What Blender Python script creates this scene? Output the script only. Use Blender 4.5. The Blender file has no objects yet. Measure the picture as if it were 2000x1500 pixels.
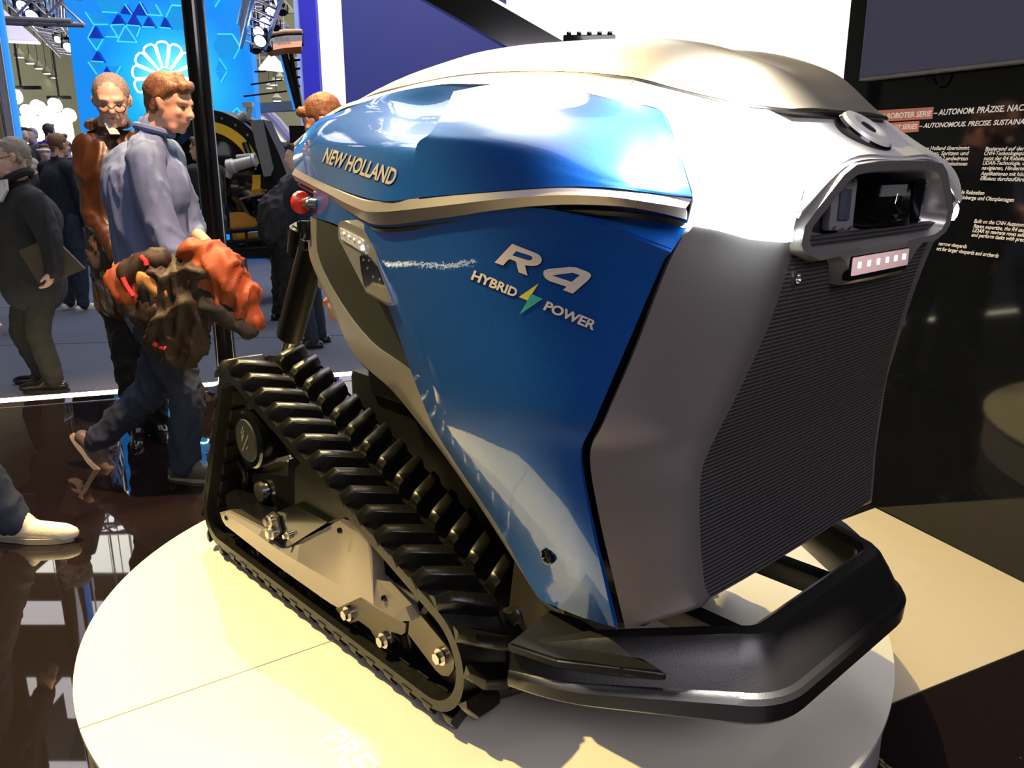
import bpy, bmesh, math, random
from mathutils import Vector, Matrix, noise, geometry
from mathutils.bvhtree import BVHTree
random.seed(7)
SC = bpy.context.scene
COL = SC.collection
V3 = Vector
# ------------------------------------------------------------------ camera
FPX = 1620.0
TH = math.radians(15.3)
CAM = V3((0, 0, 1.45))
cd = bpy.data.cameras.new('camera'); cam = bpy.data.objects.new('camera', cd); COL.objects.link(cam)
cd.sensor_fit = 'HORIZONTAL'; cd.sensor_width = 36.0; cd.lens = 36.0 * FPX / 2000.0
cd.clip_start = 0.05; cd.clip_end = 200
cam.location = CAM; cam.rotation_euler = (math.radians(90) - TH, 0, 0)
SC.camera = cam
# ------------------------------------------------------------------ world, exposure
w = bpy.data.worlds.new('hall_air'); SC.world = w; w.use_nodes = True
w.node_tree.nodes['Background'].inputs[0].default_value = (0.55, 0.58, 0.75, 1)
w.node_tree.nodes['Background'].inputs[1].default_value = 0.22
SC.view_settings.view_transform = 'Standard'
SC.view_settings.look = 'None'
SC.view_settings.gamma = 1.0
SC.view_settings.use_curve_mapping = False
SC.view_settings.exposure = 0.0
# ------------------------------------------------------------------ lamps of the stand (spots on the truss above, hall light), plus an added nose glare spot and front fill
def spot(name, loc, tgt, power, color, size_deg, blend=0.3, radius=0.06):
    l = bpy.data.lights.new(name, 'SPOT'); l.energy = power; l.color = color
    l.spot_size = math.radians(size_deg); l.spot_blend = blend; l.shadow_soft_size = radius
    o = bpy.data.objects.new(name, l); COL.objects.link(o); o.location = loc
    o.rotation_euler = (V3(tgt) - V3(loc)).to_track_quat('-Z', 'Y').to_euler()
    return o
def area(name, loc, tgt, power, color, sx, sy):
    l = bpy.data.lights.new(name, 'AREA'); l.shape = 'RECTANGLE'; l.size = sx; l.size_y = sy
    l.energy = power; l.color = color
    o = bpy.data.objects.new(name, l); COL.objects.link(o); o.location = loc
    o.rotation_euler = (V3(tgt) - V3(loc)).to_track_quat('-Z', 'Y').to_euler()
    return o
WARM = (1.0, 0.79, 0.30); WHITE = (1.0, 0.93, 0.84); COOL = (0.80, 0.86, 1.0)
spot('stage_spot_left', (-3.0, 2.6, 5.2), (-0.95, 1.9, 0.2), 2300, WARM, 34, 0.25)
spot('stage_spot_rear', (-1.6, 5.2, 5.4), (-0.3, 2.9, 1.2), 1800, WARM, 44, 0.4)
spot('stage_spot_right', (2.4, 5.6, 5.4), (1.15, 2.45, 0.2), 3000, WARM, 30, 0.3)
spot('nose_glare_spot', (0.25, 1.0, 4.8), (0.33, 1.31, 1.33), 7500, WHITE, 10, 0.9)  # added narrow spot, burns the nose white in place of headlight glare
spot('stage_spot_people', (-0.2, 2.2, 5.0), (-1.55, 3.9, 1.0), 2100, (1.0, 0.54, 0.28), 31, 0.6)
area('hall_light', (0, 3.0, 7.5), (0, 3.0, 0), 230, (0.95, 0.93, 1.0), 9, 6)
area('hall_light_mid', (-3, 12.0, 7.3), (-3, 12.0, 0), 1100, (0.95, 0.95, 1.0), 9, 9)
area('hall_light_far', (-4, 32.0, 10.3), (-4, 32.0, 0), 5200, (1.0, 0.97, 0.85), 20, 20)
area('front_fill_light', (1.2, -2.2, 3.4), (0.3, 2.0, 0.8), 90, (0.93, 0.88, 1.0), 3.5, 1.2)  # added unseen fill that brightens the lower front of the robot

# ------------------------------------------------------------------ picture helpers (pixel of the 2000x1500 photo -> real point)
S_, C_ = math.sin(TH), math.cos(TH)
def ray(px, py):
    x = (px - 1000) / FPX; y = (py - 750) / FPX
    return V3((x, C_ - y * S_, -(S_ + y * C_)))
def onfloor(px, py, z=0.0):
    r = ray(px, py); return CAM + r * ((z - CAM.z) / r.z)
def atY(px, py, Y):
    r = ray(px, py); return CAM + r * (Y / r.y)
def onplane(px, py, p0, n):
    r = ray(px, py); return CAM + r * ((p0 - CAM).dot(n) / r.dot(n))
ZD = 0.2                                             # top of the round plinth
LO = V3((-0.12470, 1.56198, ZD))                     # local origin of the machine: u forward, v across, w up
U = V3((0.683056, -0.730366, 0)); VV = V3((0.730366, 0.683056, 0)); W = V3((0, 0, 1))
VM = 0.51                                            # middle plane of the machine
OFF = V3((-0.45, VM, 0))                             # base of the machine in local coordinates
def S(px, py, v=None, u=None, w=None):
    r = ray(px, py); d = CAM - LO
    ax, val = (U, u) if u is not None else (VV, v) if v is not None else (W, w)
    t = (val - d.dot(ax)) / r.dot(ax); q = d + r * t
    return V3((q.dot(U), q.dot(VV), q.dot(W)))
def to_world(q): return LO + U * q[0] + VV * q[1] + W * q[2]
def mir(q): return V3((q[0], 2 * VM - q[1], q[2]))

# ------------------------------------------------------------------ materials
def nodes(name):
    m = bpy.data.materials.new(name); m.use_nodes = True
    nt = m.node_tree; return m, nt, nt.nodes['Principled BSDF']
def mat(name, col, rough=0.5, metal=0.0, coat=0.0, coat_r=0.05, spec=0.5, noise_s=None, noise_a=0.12, bump=0.0, bump_s=None, emis=None, es=0.0, alpha=1.0, trans=0.0, rvar=0.0, sheen=0.0):
    m, nt, b = nodes(name)
    b.inputs['Base Color'].default_value = (*col, 1)
    b.inputs['Roughness'].default_value = rough
    b.inputs['Metallic'].default_value = metal
    b.inputs['Coat Weight'].default_value = coat
    b.inputs['Coat Roughness'].default_value = coat_r
    b.inputs['Specular IOR Level'].default_value = spec
    b.inputs['Transmission Weight'].default_value = trans
    b.inputs['Sheen Weight'].default_value = sheen
    tc = nt.nodes.new('ShaderNodeTexCoord')
    sc = noise_s if noise_s else 14.0
    n = nt.nodes.new('ShaderNodeTexNoise'); n.inputs['Scale'].default_value = sc; n.inputs['Detail'].default_value = 5
    nt.links.new(tc.outputs['Object'], n.inputs['Vector'])
    mx = nt.nodes.new('ShaderNodeMix'); mx.data_type = 'RGBA'
    mx.inputs[6].default_value = (*[c * (1 - noise_a) for c in col], 1)
    mx.inputs[7].default_value = (*[min(1, c * (1 + noise_a)) for c in col], 1)
    nt.links.new(n.outputs['Fac'], mx.inputs[0]); nt.links.new(mx.outputs[2], b.inputs['Base Color'])
    if rvar:
        mr = nt.nodes.new('ShaderNodeMapRange'); mr.inputs[3].default_value = max(0, rough - rvar); mr.inputs[4].default_value = rough + rvar
        nt.links.new(n.outputs['Fac'], mr.inputs[0]); nt.links.new(mr.outputs[0], b.inputs['Roughness'])
    if bump:
        n2 = nt.nodes.new('ShaderNodeTexNoise'); n2.inputs['Scale'].default_value = bump_s or 200; n2.inputs['Detail'].default_value = 3
        nt.links.new(tc.outputs['Object'], n2.inputs['Vector'])
        bp = nt.nodes.new('ShaderNodeBump'); bp.inputs['Strength'].default_value = bump; bp.inputs['Distance'].default_value = 0.004
        nt.links.new(n2.outputs['Fac'], bp.inputs['Height']); nt.links.new(bp.outputs[0], b.inputs['Normal'])
    if emis:
        b.inputs['Emission Color'].default_value = (*emis, 1); b.inputs['Emission Strength'].default_value = es
    return m
M = {}
def blue_paint():
    m, nt, b = nodes('blue_metallic_paint')
    tc = nt.nodes.new('ShaderNodeTexCoord')
    vo = nt.nodes.new('ShaderNodeTexVoronoi'); vo.inputs['Scale'].default_value = 1400
    nt.links.new(tc.outputs['Object'], vo.inputs['Vector'])
    mx = nt.nodes.new('ShaderNodeMix'); mx.data_type = 'RGBA'
    mx.inputs[6].default_value = (0.003, 0.060, 0.38, 1); mx.inputs[7].default_value = (0.010, 0.155, 0.62, 1)
    nt.links.new(vo.outputs['Color'], mx.inputs[0]); nt.links.new(mx.outputs[2], b.inputs['Base Color'])
    b.inputs['Metallic'].default_value = 0.45; b.inputs['Roughness'].default_value = 0.36
    b.inputs['Coat Weight'].default_value = 1.0; b.inputs['Coat Roughness'].default_value = 0.02
    n = nt.nodes.new('ShaderNodeTexNoise'); n.inputs['Scale'].default_value = 120
    nt.links.new(tc.outputs['Object'], n.inputs['Vector'])
    bp = nt.nodes.new('ShaderNodeBump'); bp.inputs['Strength'].default_value = 0.05; bp.inputs['Distance'].default_value = 0.001
    nt.links.new(n.outputs['Fac'], bp.inputs['Height']); nt.links.new(bp.outputs[0], b.inputs['Coat Normal'])
    return m
M['blue'] = blue_paint()
M['silver'] = mat('satin_silver_paint', (0.50, 0.47, 0.46), 0.38, 0.75, noise_s=900, noise_a=0.05)
M['titan'] = mat('titanium_grey_paint', (0.34, 0.30, 0.31), 0.40, 0.7, noise_s=900, noise_a=0.06)
M['champ'] = mat('champagne_paint', (0.52, 0.46, 0.36), 0.36, 0.75, noise_s=900, noise_a=0.05)
M['white'] = mat('white_and_overlit_silver', (0.78, 0.76, 0.74), 0.35, 0.2, coat=0.3)  # nose is silver paint; its burnt-out white is put into this colour
M['black'] = mat('black_plastic', (0.006, 0.006, 0.0065), 0.38, spec=.35, noise_a=0.3)
M['blackgloss'] = mat('black_gloss', (0.004, 0.004, 0.0045), 0.14, coat=0.3)
M['matt'] = mat('matt_black_panel', (0.012, 0.012, 0.013), 0.62, bump=0.3, bump_s=500)
M['rubber'] = mat('track_rubber', (0.0065, 0.0055, 0.005), 0.33, spec=.45, noise_s=30, noise_a=0.35, rvar=0.08, bump=0.15, bump_s=60)
M['steel'] = mat('zinc_steel', (0.62, 0.60, 0.58), 0.25, 1.0, noise_a=0.1)
M['bronze'] = mat('bronze_plate', (0.13, 0.11, 0.09), 0.35, 0.7)
M['coverp'] = mat('cover_plate_paint', (0.40, 0.35, 0.33), 0.38, 0.6, noise_s=900, noise_a=0.05)
M['bumper'] = mat('bumper_black', (0.010, 0.009, 0.009), 0.34, 0.0, coat=0.35, coat_r=0.3, bump=0.08, bump_s=300)
M['red'] = mat('red_plastic', (0.75, 0.03, 0.02), 0.3, coat=0.3)
M['decal'] = mat('decal_silver', (0.80, 0.69, 0.64), 0.4, 0.0, noise_a=0.03)
M['decalb'] = mat('brand_decal_silver', (0.46, 0.40, 0.40), 0.4, 0.2, noise_a=0.03)
M['decalk'] = mat('decal_black', (0.01, 0.01, 0.012), 0.4)
M['yellow'] = mat('decal_yellow', (0.82, 0.72, 0.10), 0.4)
M['teal'] = mat('decal_teal', (0.06, 0.42, 0.42), 0.4)
M['ledw'] = mat('led_white', (0.9, 0.9, 0.95), 0.3, emis=(1.0, 0.93, 0.97), es=3.0)
M['ledp'] = mat('led_lens', (0.55, 0.42, 0.42), 0.12, 0.2, coat=1, emis=(1.0, 0.62, 0.62), es=0.55)
M['ledk'] = mat('lens_clear', (0.62, 0.60, 0.60), 0.15, 0.1, coat=1, bump=.6, bump_s=150)
M['head'] = mat('headlight_led', (1, 1, 1), 0.3, emis=(0.86, 1.0, 0.95), es=40.0)
M['lens'] = mat('camera_lens', (0.10, 0.11, 0.16), 0.05, 0.4, coat=1)
M['greyp'] = mat('grey_plastic', (0.18, 0.18, 0.19), 0.45)
def mesh_mat():
    m, nt, b = nodes('ribbed_mesh')
    b.inputs['Roughness'].default_value = 0.55; b.inputs['Base Color'].default_value = (0.05, 0.047, 0.05, 1)
    tc = nt.nodes.new('ShaderNodeTexCoord')
    wv = nt.nodes.new('ShaderNodeTexWave'); wv.bands_direction = 'Z'; wv.inputs['Scale'].default_value = 42
    wv2 = nt.nodes.new('ShaderNodeTexWave'); wv2.bands_direction = 'Y'; wv2.inputs['Scale'].default_value = 42
    ad = nt.nodes.new('ShaderNodeMath'); ad.operation = 'MULTIPLY_ADD'; ad.inputs[1].default_value = 0.4
    nt.links.new(tc.outputs['Object'], wv.inputs['Vector']); nt.links.new(tc.outputs['Object'], wv2.inputs['Vector'])
    nt.links.new(wv2.outputs['Fac'], ad.inputs[0]); nt.links.new(wv.outputs['Fac'], ad.inputs[2])
    mx = nt.nodes.new('ShaderNodeMix'); mx.data_type = 'RGBA'
    mx.inputs[6].default_value = (0.018, 0.017, 0.018, 1); mx.inputs[7].default_value = (0.085, 0.08, 0.085, 1)
    nt.links.new(wv.outputs['Fac'], mx.inputs[0]); nt.links.new(mx.outputs[2], b.inputs['Base Color'])
    bp = nt.nodes.new('ShaderNodeBump'); bp.inputs['Strength'].default_value = 0.7; bp.inputs['Distance'].default_value = 0.003
    nt.links.new(ad.outputs[0], bp.inputs['Height']); nt.links.new(bp.outputs[0], b.inputs['Normal'])
    return m
M['mesh'] = mesh_mat()
def emat(name, col, st):
    m, nt, b = nodes(name)
    b.inputs['Base Color'].default_value = (*[c * 0.5 for c in col], 1)
    b.inputs['Emission Color'].default_value = (*col, 1); b.inputs['Emission Strength'].default_value = st
    n = nt.nodes.new('ShaderNodeTexNoise'); n.inputs['Scale'].default_value = 3
    mr = nt.nodes.new('ShaderNodeMapRange'); mr.inputs[3].default_value = st * 0.95; mr.inputs[4].default_value = st * 1.05
    nt.links.new(n.outputs['Fac'], mr.inputs[0]); nt.links.new(mr.outputs[0], b.inputs['Emission Strength'])
    return m

# ------------------------------------------------------------------ object helpers
def link(name, me, m=None, parent=None):
    o = bpy.data.objects.new(name, me); COL.objects.link(o)
    if m:
        for k in (m if isinstance(m, (list, tuple)) else [m]): me.materials.append(k)
    if parent: o.parent = parent
    return o
def bm_obj(name, bm, m=None, parent=None, smooth=True, off=None, ang=35):
    bmesh.ops.recalc_face_normals(bm, faces=bm.faces[:])
    if off is not None: bmesh.ops.translate(bm, vec=-off, verts=bm.verts[:])
    me = bpy.data.meshes.new(name); bm.to_mesh(me); bm.free()
    if smooth:
        me.polygons.foreach_set('use_smooth', [True] * len(me.polygons))
        me.set_sharp_from_angle(angle=math.radians(ang))
    return link(name, me, m, parent)
def tag(o, label=None, cat=None, group=None, kind=None):
    if label: o['label'] = label
    if cat: o['category'] = cat
    if group: o['group'] = group
    if kind: o['kind'] = kind
    return o
def empty(name, loc, rot=(0, 0, 0), label=None, cat=None, group=None, kind=None):
    o = bpy.data.objects.new(name, None); COL.objects.link(o); o.location = loc; o.rotation_euler = rot
    o.empty_display_size = 0.1
    return tag(o, label, cat, group, kind)
def box(bm, c, s, rot=None, bev=0.0):
    r = bmesh.ops.create_cube(bm, size=1.0); vs = r['verts']
    bmesh.ops.scale(bm, vec=V3(s), verts=vs)
    if bev:
        es = list({e for v in vs for e in v.link_edges})
        rb = bmesh.ops.bevel(bm, geom=es, offset=bev, segments=2, affect='EDGES', profile=0.6)
        vs = list({v for f in rb['faces'] for v in f.verts} | {v for v in vs if v.is_valid})
        # collect the whole island
        seen = set(vs); st = list(vs)
        while st:
            v = st.pop()
            for e in v.link_edges:
                o = e.other_vert(v)
                if o not in seen: seen.add(o); st.append(o)
        vs = list(seen)
    if rot is not None: bmesh.ops.transform(bm, matrix=rot.to_4x4(), verts=vs)
    bmesh.ops.translate(bm, vec=V3(c), verts=vs)
    return vs
def cyl(bm, a, b, r0, r1=None, n=24, cap=True):
    a, b = V3(a), V3(b); r1 = r0 if r1 is None else r1; d = b - a
    mt = Matrix.Translation((a + b) / 2) @ d.to_track_quat('Z', 'Y').to_matrix().to_4x4()
    return bmesh.ops.create_cone(bm, cap_ends=cap, segments=n, radius1=r0, radius2=r1, depth=d.length, matrix=mt)['verts']
def lathe(bm, c, axis, prof, n=40, ref=None):
    """prof: list of (distance along axis, radius)"""
    axis = V3(axis).normalized(); q = axis.to_track_quat('Z', 'Y').to_matrix(); rings = []
    for d, r in prof:
        rings.append([bm.verts.new(V3(c) + q @ V3((r * math.cos(2 * math.pi * i / n), r * math.sin(2 * math.pi * i / n), d))) for i in range(n)])
    for a, b in zip(rings, rings[1:]):
        for i in range(n): bm.faces.new((a[i], a[(i + 1) % n], b[(i + 1) % n], b[i]))
    if prof[0][1] > 1e-5: bm.faces.new(rings[0][::-1])
    if prof[-1][1] > 1e-5: bm.faces.new(rings[-1])
def prism(bm, pts, d):
    """closed polygon of 3D points pushed along vector d"""
    a = [bm.verts.new(V3(p)) for p in pts]; b = [bm.verts.new(V3(p) + V3(d)) for p in pts]; n = len(a)
    bm.faces.new(a); bm.faces.new(b[::-1])
    for i in range(n): bm.faces.new((a[i], b[i], b[(i + 1) % n], a[(i + 1) % n]))
def tube(bm, pts, r, n=10, closed=False):
    pts = [V3(p) for p in pts]; rings = []
    N = len(pts)
    up = None
    for i, p in enumerate(pts):
        t = ((pts[(i + 1) % N] - pts[i - 1]) if closed else (pts[min(i + 1, N - 1)] - pts[max(i - 1, 0)])).normalized()
        if up is None:
            up = t.orthogonal().normalized()
        up = (up - t * up.dot(t)).normalized(); s = t.cross(up)
        rr = r[i] if isinstance(r, (list, tuple)) else r
        rings.append([bm.verts.new(p + (up * math.cos(2 * math.pi * k / n) + s * math.sin(2 * math.pi * k / n)) * rr) for k in range(n)])
    m_ = N if closed else N - 1
    for i in range(m_):
        a, b = rings[i], rings[(i + 1) % N]
        for k in range(n): bm.faces.new((a[k], a[(k + 1) % n], b[(k + 1) % n], b[k]))
    if not closed: bm.faces.new(rings[0][::-1]); bm.faces.new(rings[-1])
def cr(p0, p1, p2, p3, t):
    return 0.5 * ((2 * p1) + (p2 - p0) * t + (2 * p0 - 5 * p1 + 4 * p2 - p3) * t * t + (3 * p1 - p0 - 3 * p2 + p3) * t ** 3)
def spline(pts, k=6):
    pts = [V3(p) for p in pts]; out = []
    n = len(pts)
    for i in range(n - 1):
        p0 = pts[i - 1] if i > 0 else pts[0] * 2 - pts[1]
        p3 = pts[i + 2] if i + 2 < n else pts[-1] * 2 - pts[-2]
        for j in range(k): out.append(cr(p0, pts[i], pts[i + 1], p3, j / k))
    out.append(pts[-1]); return out
def lerp_poly(pts, n):
    """n points evenly along a polyline"""
    L = [0]
    for a, b in zip(pts, pts[1:]): L.append(L[-1] + (b - a).length)
    out = []
    for i in range(n):
        s = L[-1] * i / (n - 1); j = 0
        while j < len(L) - 2 and L[j + 1] < s: j += 1
        t = (s - L[j]) / max(1e-9, L[j + 1] - L[j]); out.append(pts[j].lerp(pts[j + 1], min(1, t)))
    return out
def surf(bm, rows):
    g = [[bm.verts.new(p) for p in r] for r in rows]
    for a, b in zip(g, g[1:]):
        for i in range(len(a) - 1): bm.faces.new((a[i], a[i + 1], b[i + 1], b[i]))
    return g
def patch_rows(rows, ku=6, kv=6):
    R = [spline(r, ku) for r in rows]; n = len(R[0])
    cols = [spline([r[i] for r in R], kv) for i in range(n)]
    return [[cols[i][j] for i in range(n)] for j in range(len(cols[0]))]
def ruled(A, B, n=40, m=8, bulge=V3((0, 0, 0))):
    """surface between two curves with a bulge in the middle"""
    a = lerp_poly(spline(A, 8), n); b = lerp_poly(spline(B, 8), n)
    return [[a[i].lerp(b[i], j / m) + bulge * math.sin(math.pi * j / m) for i in range(n)] for j in range(m + 1)]
def coons(L, R, T, B, n=40, m=40):
    L = lerp_poly(spline(L, 8), m + 1); R = lerp_poly(spline(R, 8), m + 1); T = lerp_poly(spline(T, 8), n + 1); B = lerp_poly(spline(B, 8), n + 1)
    out = []
    for j in range(m + 1):
        v = j / m; row = []
        for i in range(n + 1):
            u = i / n
            row.append(T[i] * (1 - v) + B[i] * v + L[j] * (1 - u) + R[j] * u - (T[0] * (1 - u) * (1 - v) + T[n] * u * (1 - v) + B[0] * (1 - u) * v + B[n] * u * v))
        out.append(row)
    return out
def thick(bm, t):
    bmesh.ops.recalc_face_normals(bm, faces=bm.faces[:])
    bmesh.ops.solidify(bm, geom=bm.faces[:], thickness=t)
def flat_mesh(polys, z=0.0):
    """2D outlines (first is outer, others holes or islands) filled through a curve"""
    cu = bpy.data.curves.new('tmp', 'CURVE'); cu.dimensions = '2D'; cu.fill_mode = 'BOTH'
    for p in polys:
        s = cu.splines.new('POLY'); s.points.add(len(p) - 1); s.use_cyclic_u = True
        for i, q in enumerate(p): s.points[i].co = (q[0], q[1], 0, 1)
    o = bpy.data.objects.new('tmp', cu); me = bpy.data.meshes.new_from_object(o)
    bpy.data.objects.remove(o); bpy.data.curves.remove(cu)
    return me
def text_mesh(s, size=1.0, shear=0.0, offset=0.0, extrude=0.0, space=1.0, res=3):
    cu = bpy.data.curves.new('tmp', 'FONT'); cu.body = s; cu.size = size; cu.shear = shear; cu.offset = offset
    cu.extrude = extrude; cu.space_character = space; cu.resolution_u = res
    o = bpy.data.objects.new('tmp', cu); me = bpy.data.meshes.new_from_object(o)
    bpy.data.objects.remove(o); bpy.data.curves.remove(cu)
    return me
# ================================================================== the machine
ROT = math.atan2(U.y, U.x)
base_w = to_world(OFF)
robot = empty('farm_robot', base_w, (0, 0, ROT), 'blue and grey tracked vineyard robot standing on the round white plinth', 'robot')
def RO(name, bm, m, parent=None, smooth=True, ang=35):
    """mesh given in (u,v,w); local axes of the empty are u, v, w"""
    return bm_obj(name, bm, m, parent or robot, smooth, OFF if True else None, ang)
def NB(): return bmesh.new()
BV = {}                                             # bvh of panels in world space, for lettering
def keep(key, o):
    me = o.data
    vs = [to_world(V3(v.co) + OFF) for v in me.vertices]
    BV[key] = BVHTree.FromPolygons(vs, [list(p.vertices) for p in me.polygons])
def both(name, rows, m, t=0.012, ang=35, key=None, farname=None):
    bm = NB(); surf(bm, rows); thick(bm, t); o = RO(name, bm, m, ang=ang)
    if key: keep(key, o)
    bm = NB(); surf(bm, [[mir(p) for p in r] for r in rows]); thick(bm, t); RO(farname or name, bm, m, ang=ang)
    return o
# ---- key curves of the near side -------------------------------------------------
def vfor(px, py, sx):
    """across position of a near point whose mirror image must fall on column sx of the picture"""
    lo, hi = -0.1, 0.5
    for _ in range(40):
        mid = (lo + hi) / 2; q = to_world(mir(S(px, py, v=mid))) - CAM
        f = q.y * C_ - q.z * S_; x = 1000 + FPX * q.x / f
        if x > sx: lo = mid
        else: hi = mid
    return mid
ml = [(1553, 470, 1836), (1540, 520, 1812), (1500, 640, 1776), (1440, 770, 1748), (1385, 880, 1730), (1368, 940, 1722), (1368, 1050, 1708), (1376, 1140, 1702), (1388, 1168, 1698)]
MESHL = [S(a, b, v=vfor(a, b, c)) for a, b, c in ml]
print('meshL', [tuple(round(x, 3) for x in q) for q in MESHL])
BF = [S(*p[:2], v=p[2]) for p in [(1345, 436, 0.058), (1300, 500, 0.052), (1230, 680, 0.042), (1170, 820, 0.03), (1143, 885, 0.035), (1160, 1000, 0.05), (1190, 1130, 0.08), (1212, 1222, 0.1)]]
BL = [S(*p[:2], v=p[2]) for p in [(724, 396, 0.03), (722, 460, 0.035), (768, 600, 0.05), (842, 803, 0.07), (891, 890, 0.08), (975, 1016, 0.095), (1041, 1135, 0.105), (1062, 1167, 0.108)]]
# blue side panel
BFi = [p + V3((-0.006, 0, 0)) for p in BF]
BFi[0] = S(1314, 487, v=.047); BFi[1] = S(1296, 512, v=.047)
TC = [BL[0], S(800, 410, v=.018), S(900, 408, v=.010), S(1000, 403, v=.006), S(1105, 411, v=.004), S(1200, 442, v=.014), S(1262, 466, v=.029), BFi[0]]
rows = coons(BL, BFi, TC, [BL[-1], S(1140, 1199, v=.102), BFi[-1]], 48, 48)
rows = [[p + V3((0, -.018, 0)) * math.sin(math.pi * i / 48) * math.sin(math.pi * min(1, (j + 3) / 48.0)) for i, p in enumerate(r)] for j, r in enumerate(rows)]
both('side_panel', rows, M['blue'], 0.01, key='side')
# bright shoulder that folds inwards along the top front of the side panel
A = [S(1085, 408, v=-0.004), S(1105, 411, v=-.004), S(1200, 442, v=.004), S(1262, 466, v=.024), S(1314, 487, v=.046)]
B = [S(1085, 396, v=0.01), S(1120, 396, v=.03), S(1200, 398, v=0.06), S(1270, 408, v=0.08), S(1344, 430, v=0.064)]
both('shoulder_panel', ruled(A, B, 16, 6, V3((0, 0.004, 0))), M['blue'], 0.008)
# blue strip under the hood, towards the tail
A = [S(722, 425, v=0.03), S(700, 412, v=0.045), S(660, 392, v=0.08), S(612, 372, v=0.15)]
B = [S(724, 478, v=0.036), S(700, 466, v=0.05), S(660, 440, v=0.085), S(612, 424, v=0.15)]
both('tail_strip', ruled(A, B, 16, 4), M['blue'], 0.008)
# matt black side insert
A = [S(*p[:2], v=p[2]) for p in [(724, 470, .04), (745, 530, .045), (765, 600, .052), (790, 665, .06), (815, 732, .066)]]
B = [S(*p[:2], v=p[2]) for p in [(618, 424, .145), (622, 500, .14), (662, 585, .125), (725, 668, .1), (814, 728, .068)]]
both('side_insert', ruled(A, B, 24, 10, V3((0, -0.004, 0))), M['matt'], 0.008)
# bright curved trim around the insert, then the tapering sill below the blue panel
inn = [(618, 420, .145), (622, 500, .14), (662, 585, .122), (725, 668, .096), (814, 732, .066), (842, 803, .069), (891, 890, .079), (975, 1016, .094), (1041, 1135, .104), (1062, 1167, .108)]
out = [(606, 424, .15), (604, 498, .155), (638, 580, .14), (690, 690, .12), (765, 762, .11), (821, 830, .11), (870, 893, .115), (944, 1000, .12), (1034, 1142, .12), (1058, 1176, .118)]
A = [S(a, b, v=c) for a, b, c in inn]; B = [S(a, b, v=c) for a, b, c in out]
a_ = spline(A, 6); b_ = spline(B, 6)
n_ = len(a_)
R0 = [a_, [a.lerp(b, 0.5) + V3((0, -0.006, 0)) for a, b in zip(a_, b_)], b_, [b + V3((-0.02, 0.05, -0.01)) for b in b_]]
both('side_trim', R0, M['silver'], 0.006, ang=50)
# dark lower flank between trim and tracks
C1 = [b + V3((-0.005, 0.012, -0.004)) for b in b_[12:]]
C2 = [V3((b.x + 0.06, 0.30, b.z - 0.16)) for b in b_[12:]]
both('under_panel', [C1, [c.lerp(d, .5) for c, d in zip(C1, C2)], C2], M['black'], 0.006)
# grey corner pillar
PF = [p + V3((0.012, -0.001, 0)) for p in BF]
PM = MESHL
pf = lerp_poly(spline(PF, 8), 60); pm = lerp_poly(spline(PM, 8), 60)
rows = []
for j in range(13):
    t = j / 12.0
    if t < 0.82: s = t / 0.82; rows.append([a.lerp(b, 0.86 * s) + V3((0.012, -0.012, 0)) * math.sin(math.pi * s * 0.55) for a, b in zip(pf, pm)])
    else: s = (t - 0.82) / 0.18; rows.append([a.lerp(b, 0.86 + 0.14 * s) + V3((0.014, -0.006, 0)) * (1 - s) for a, b in zip(pf, pm)])
# rolled-in bottom edge
rows = [r + [r[-1] + V3((-0.03, 0.02, -0.022)), r[-1] + V3((-0.09, 0.05, -0.026))] for r in rows]
both('corner_pillar', rows, M['titan'], 0.01, ang=60)
# ribbed mesh front
mm = lerp_poly(spline(MESHL, 8), 60)
rows = []
for j in range(25):
    t = j / 24.0
    rows.append([p.lerp(mir(p), t) + V3((0.006 * math.sin(math.pi * t) ** 0.7, 0, -0.0)) for p in mm])
bm = NB(); surf(bm, rows); thick(bm, 0.01); front = RO('front_grille', bm, M['mesh']); keep('front', front)
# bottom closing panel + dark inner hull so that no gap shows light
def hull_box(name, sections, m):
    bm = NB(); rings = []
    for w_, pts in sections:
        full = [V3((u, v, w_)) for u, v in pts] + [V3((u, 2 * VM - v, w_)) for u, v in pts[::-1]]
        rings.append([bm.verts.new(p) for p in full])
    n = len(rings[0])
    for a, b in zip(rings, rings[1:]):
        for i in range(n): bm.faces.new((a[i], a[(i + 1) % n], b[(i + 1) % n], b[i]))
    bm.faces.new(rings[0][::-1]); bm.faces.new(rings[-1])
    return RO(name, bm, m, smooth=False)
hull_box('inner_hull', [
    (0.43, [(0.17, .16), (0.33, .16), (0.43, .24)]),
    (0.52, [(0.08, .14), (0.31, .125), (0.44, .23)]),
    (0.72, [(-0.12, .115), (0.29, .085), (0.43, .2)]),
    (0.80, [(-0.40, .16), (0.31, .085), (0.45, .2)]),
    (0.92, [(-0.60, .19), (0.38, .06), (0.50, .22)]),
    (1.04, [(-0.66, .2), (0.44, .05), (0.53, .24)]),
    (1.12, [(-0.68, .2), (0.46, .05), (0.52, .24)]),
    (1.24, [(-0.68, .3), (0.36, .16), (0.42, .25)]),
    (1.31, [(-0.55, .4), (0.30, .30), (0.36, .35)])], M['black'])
# chassis between the tracks, below the hull
bm = NB()
box(bm, (-0.42, VM, 0.46), (0.95, 0.36, 0.34), bev=0.02)
box(bm, (-0.25, VM, 0.30), (0.95, 0.30, 0.14), bev=0.015)
box(bm, (-0.62, VM, 0.78), (0.30, 0.40, 0.40), bev=0.02)
RO('chassis', bm, M['black'])
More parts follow.
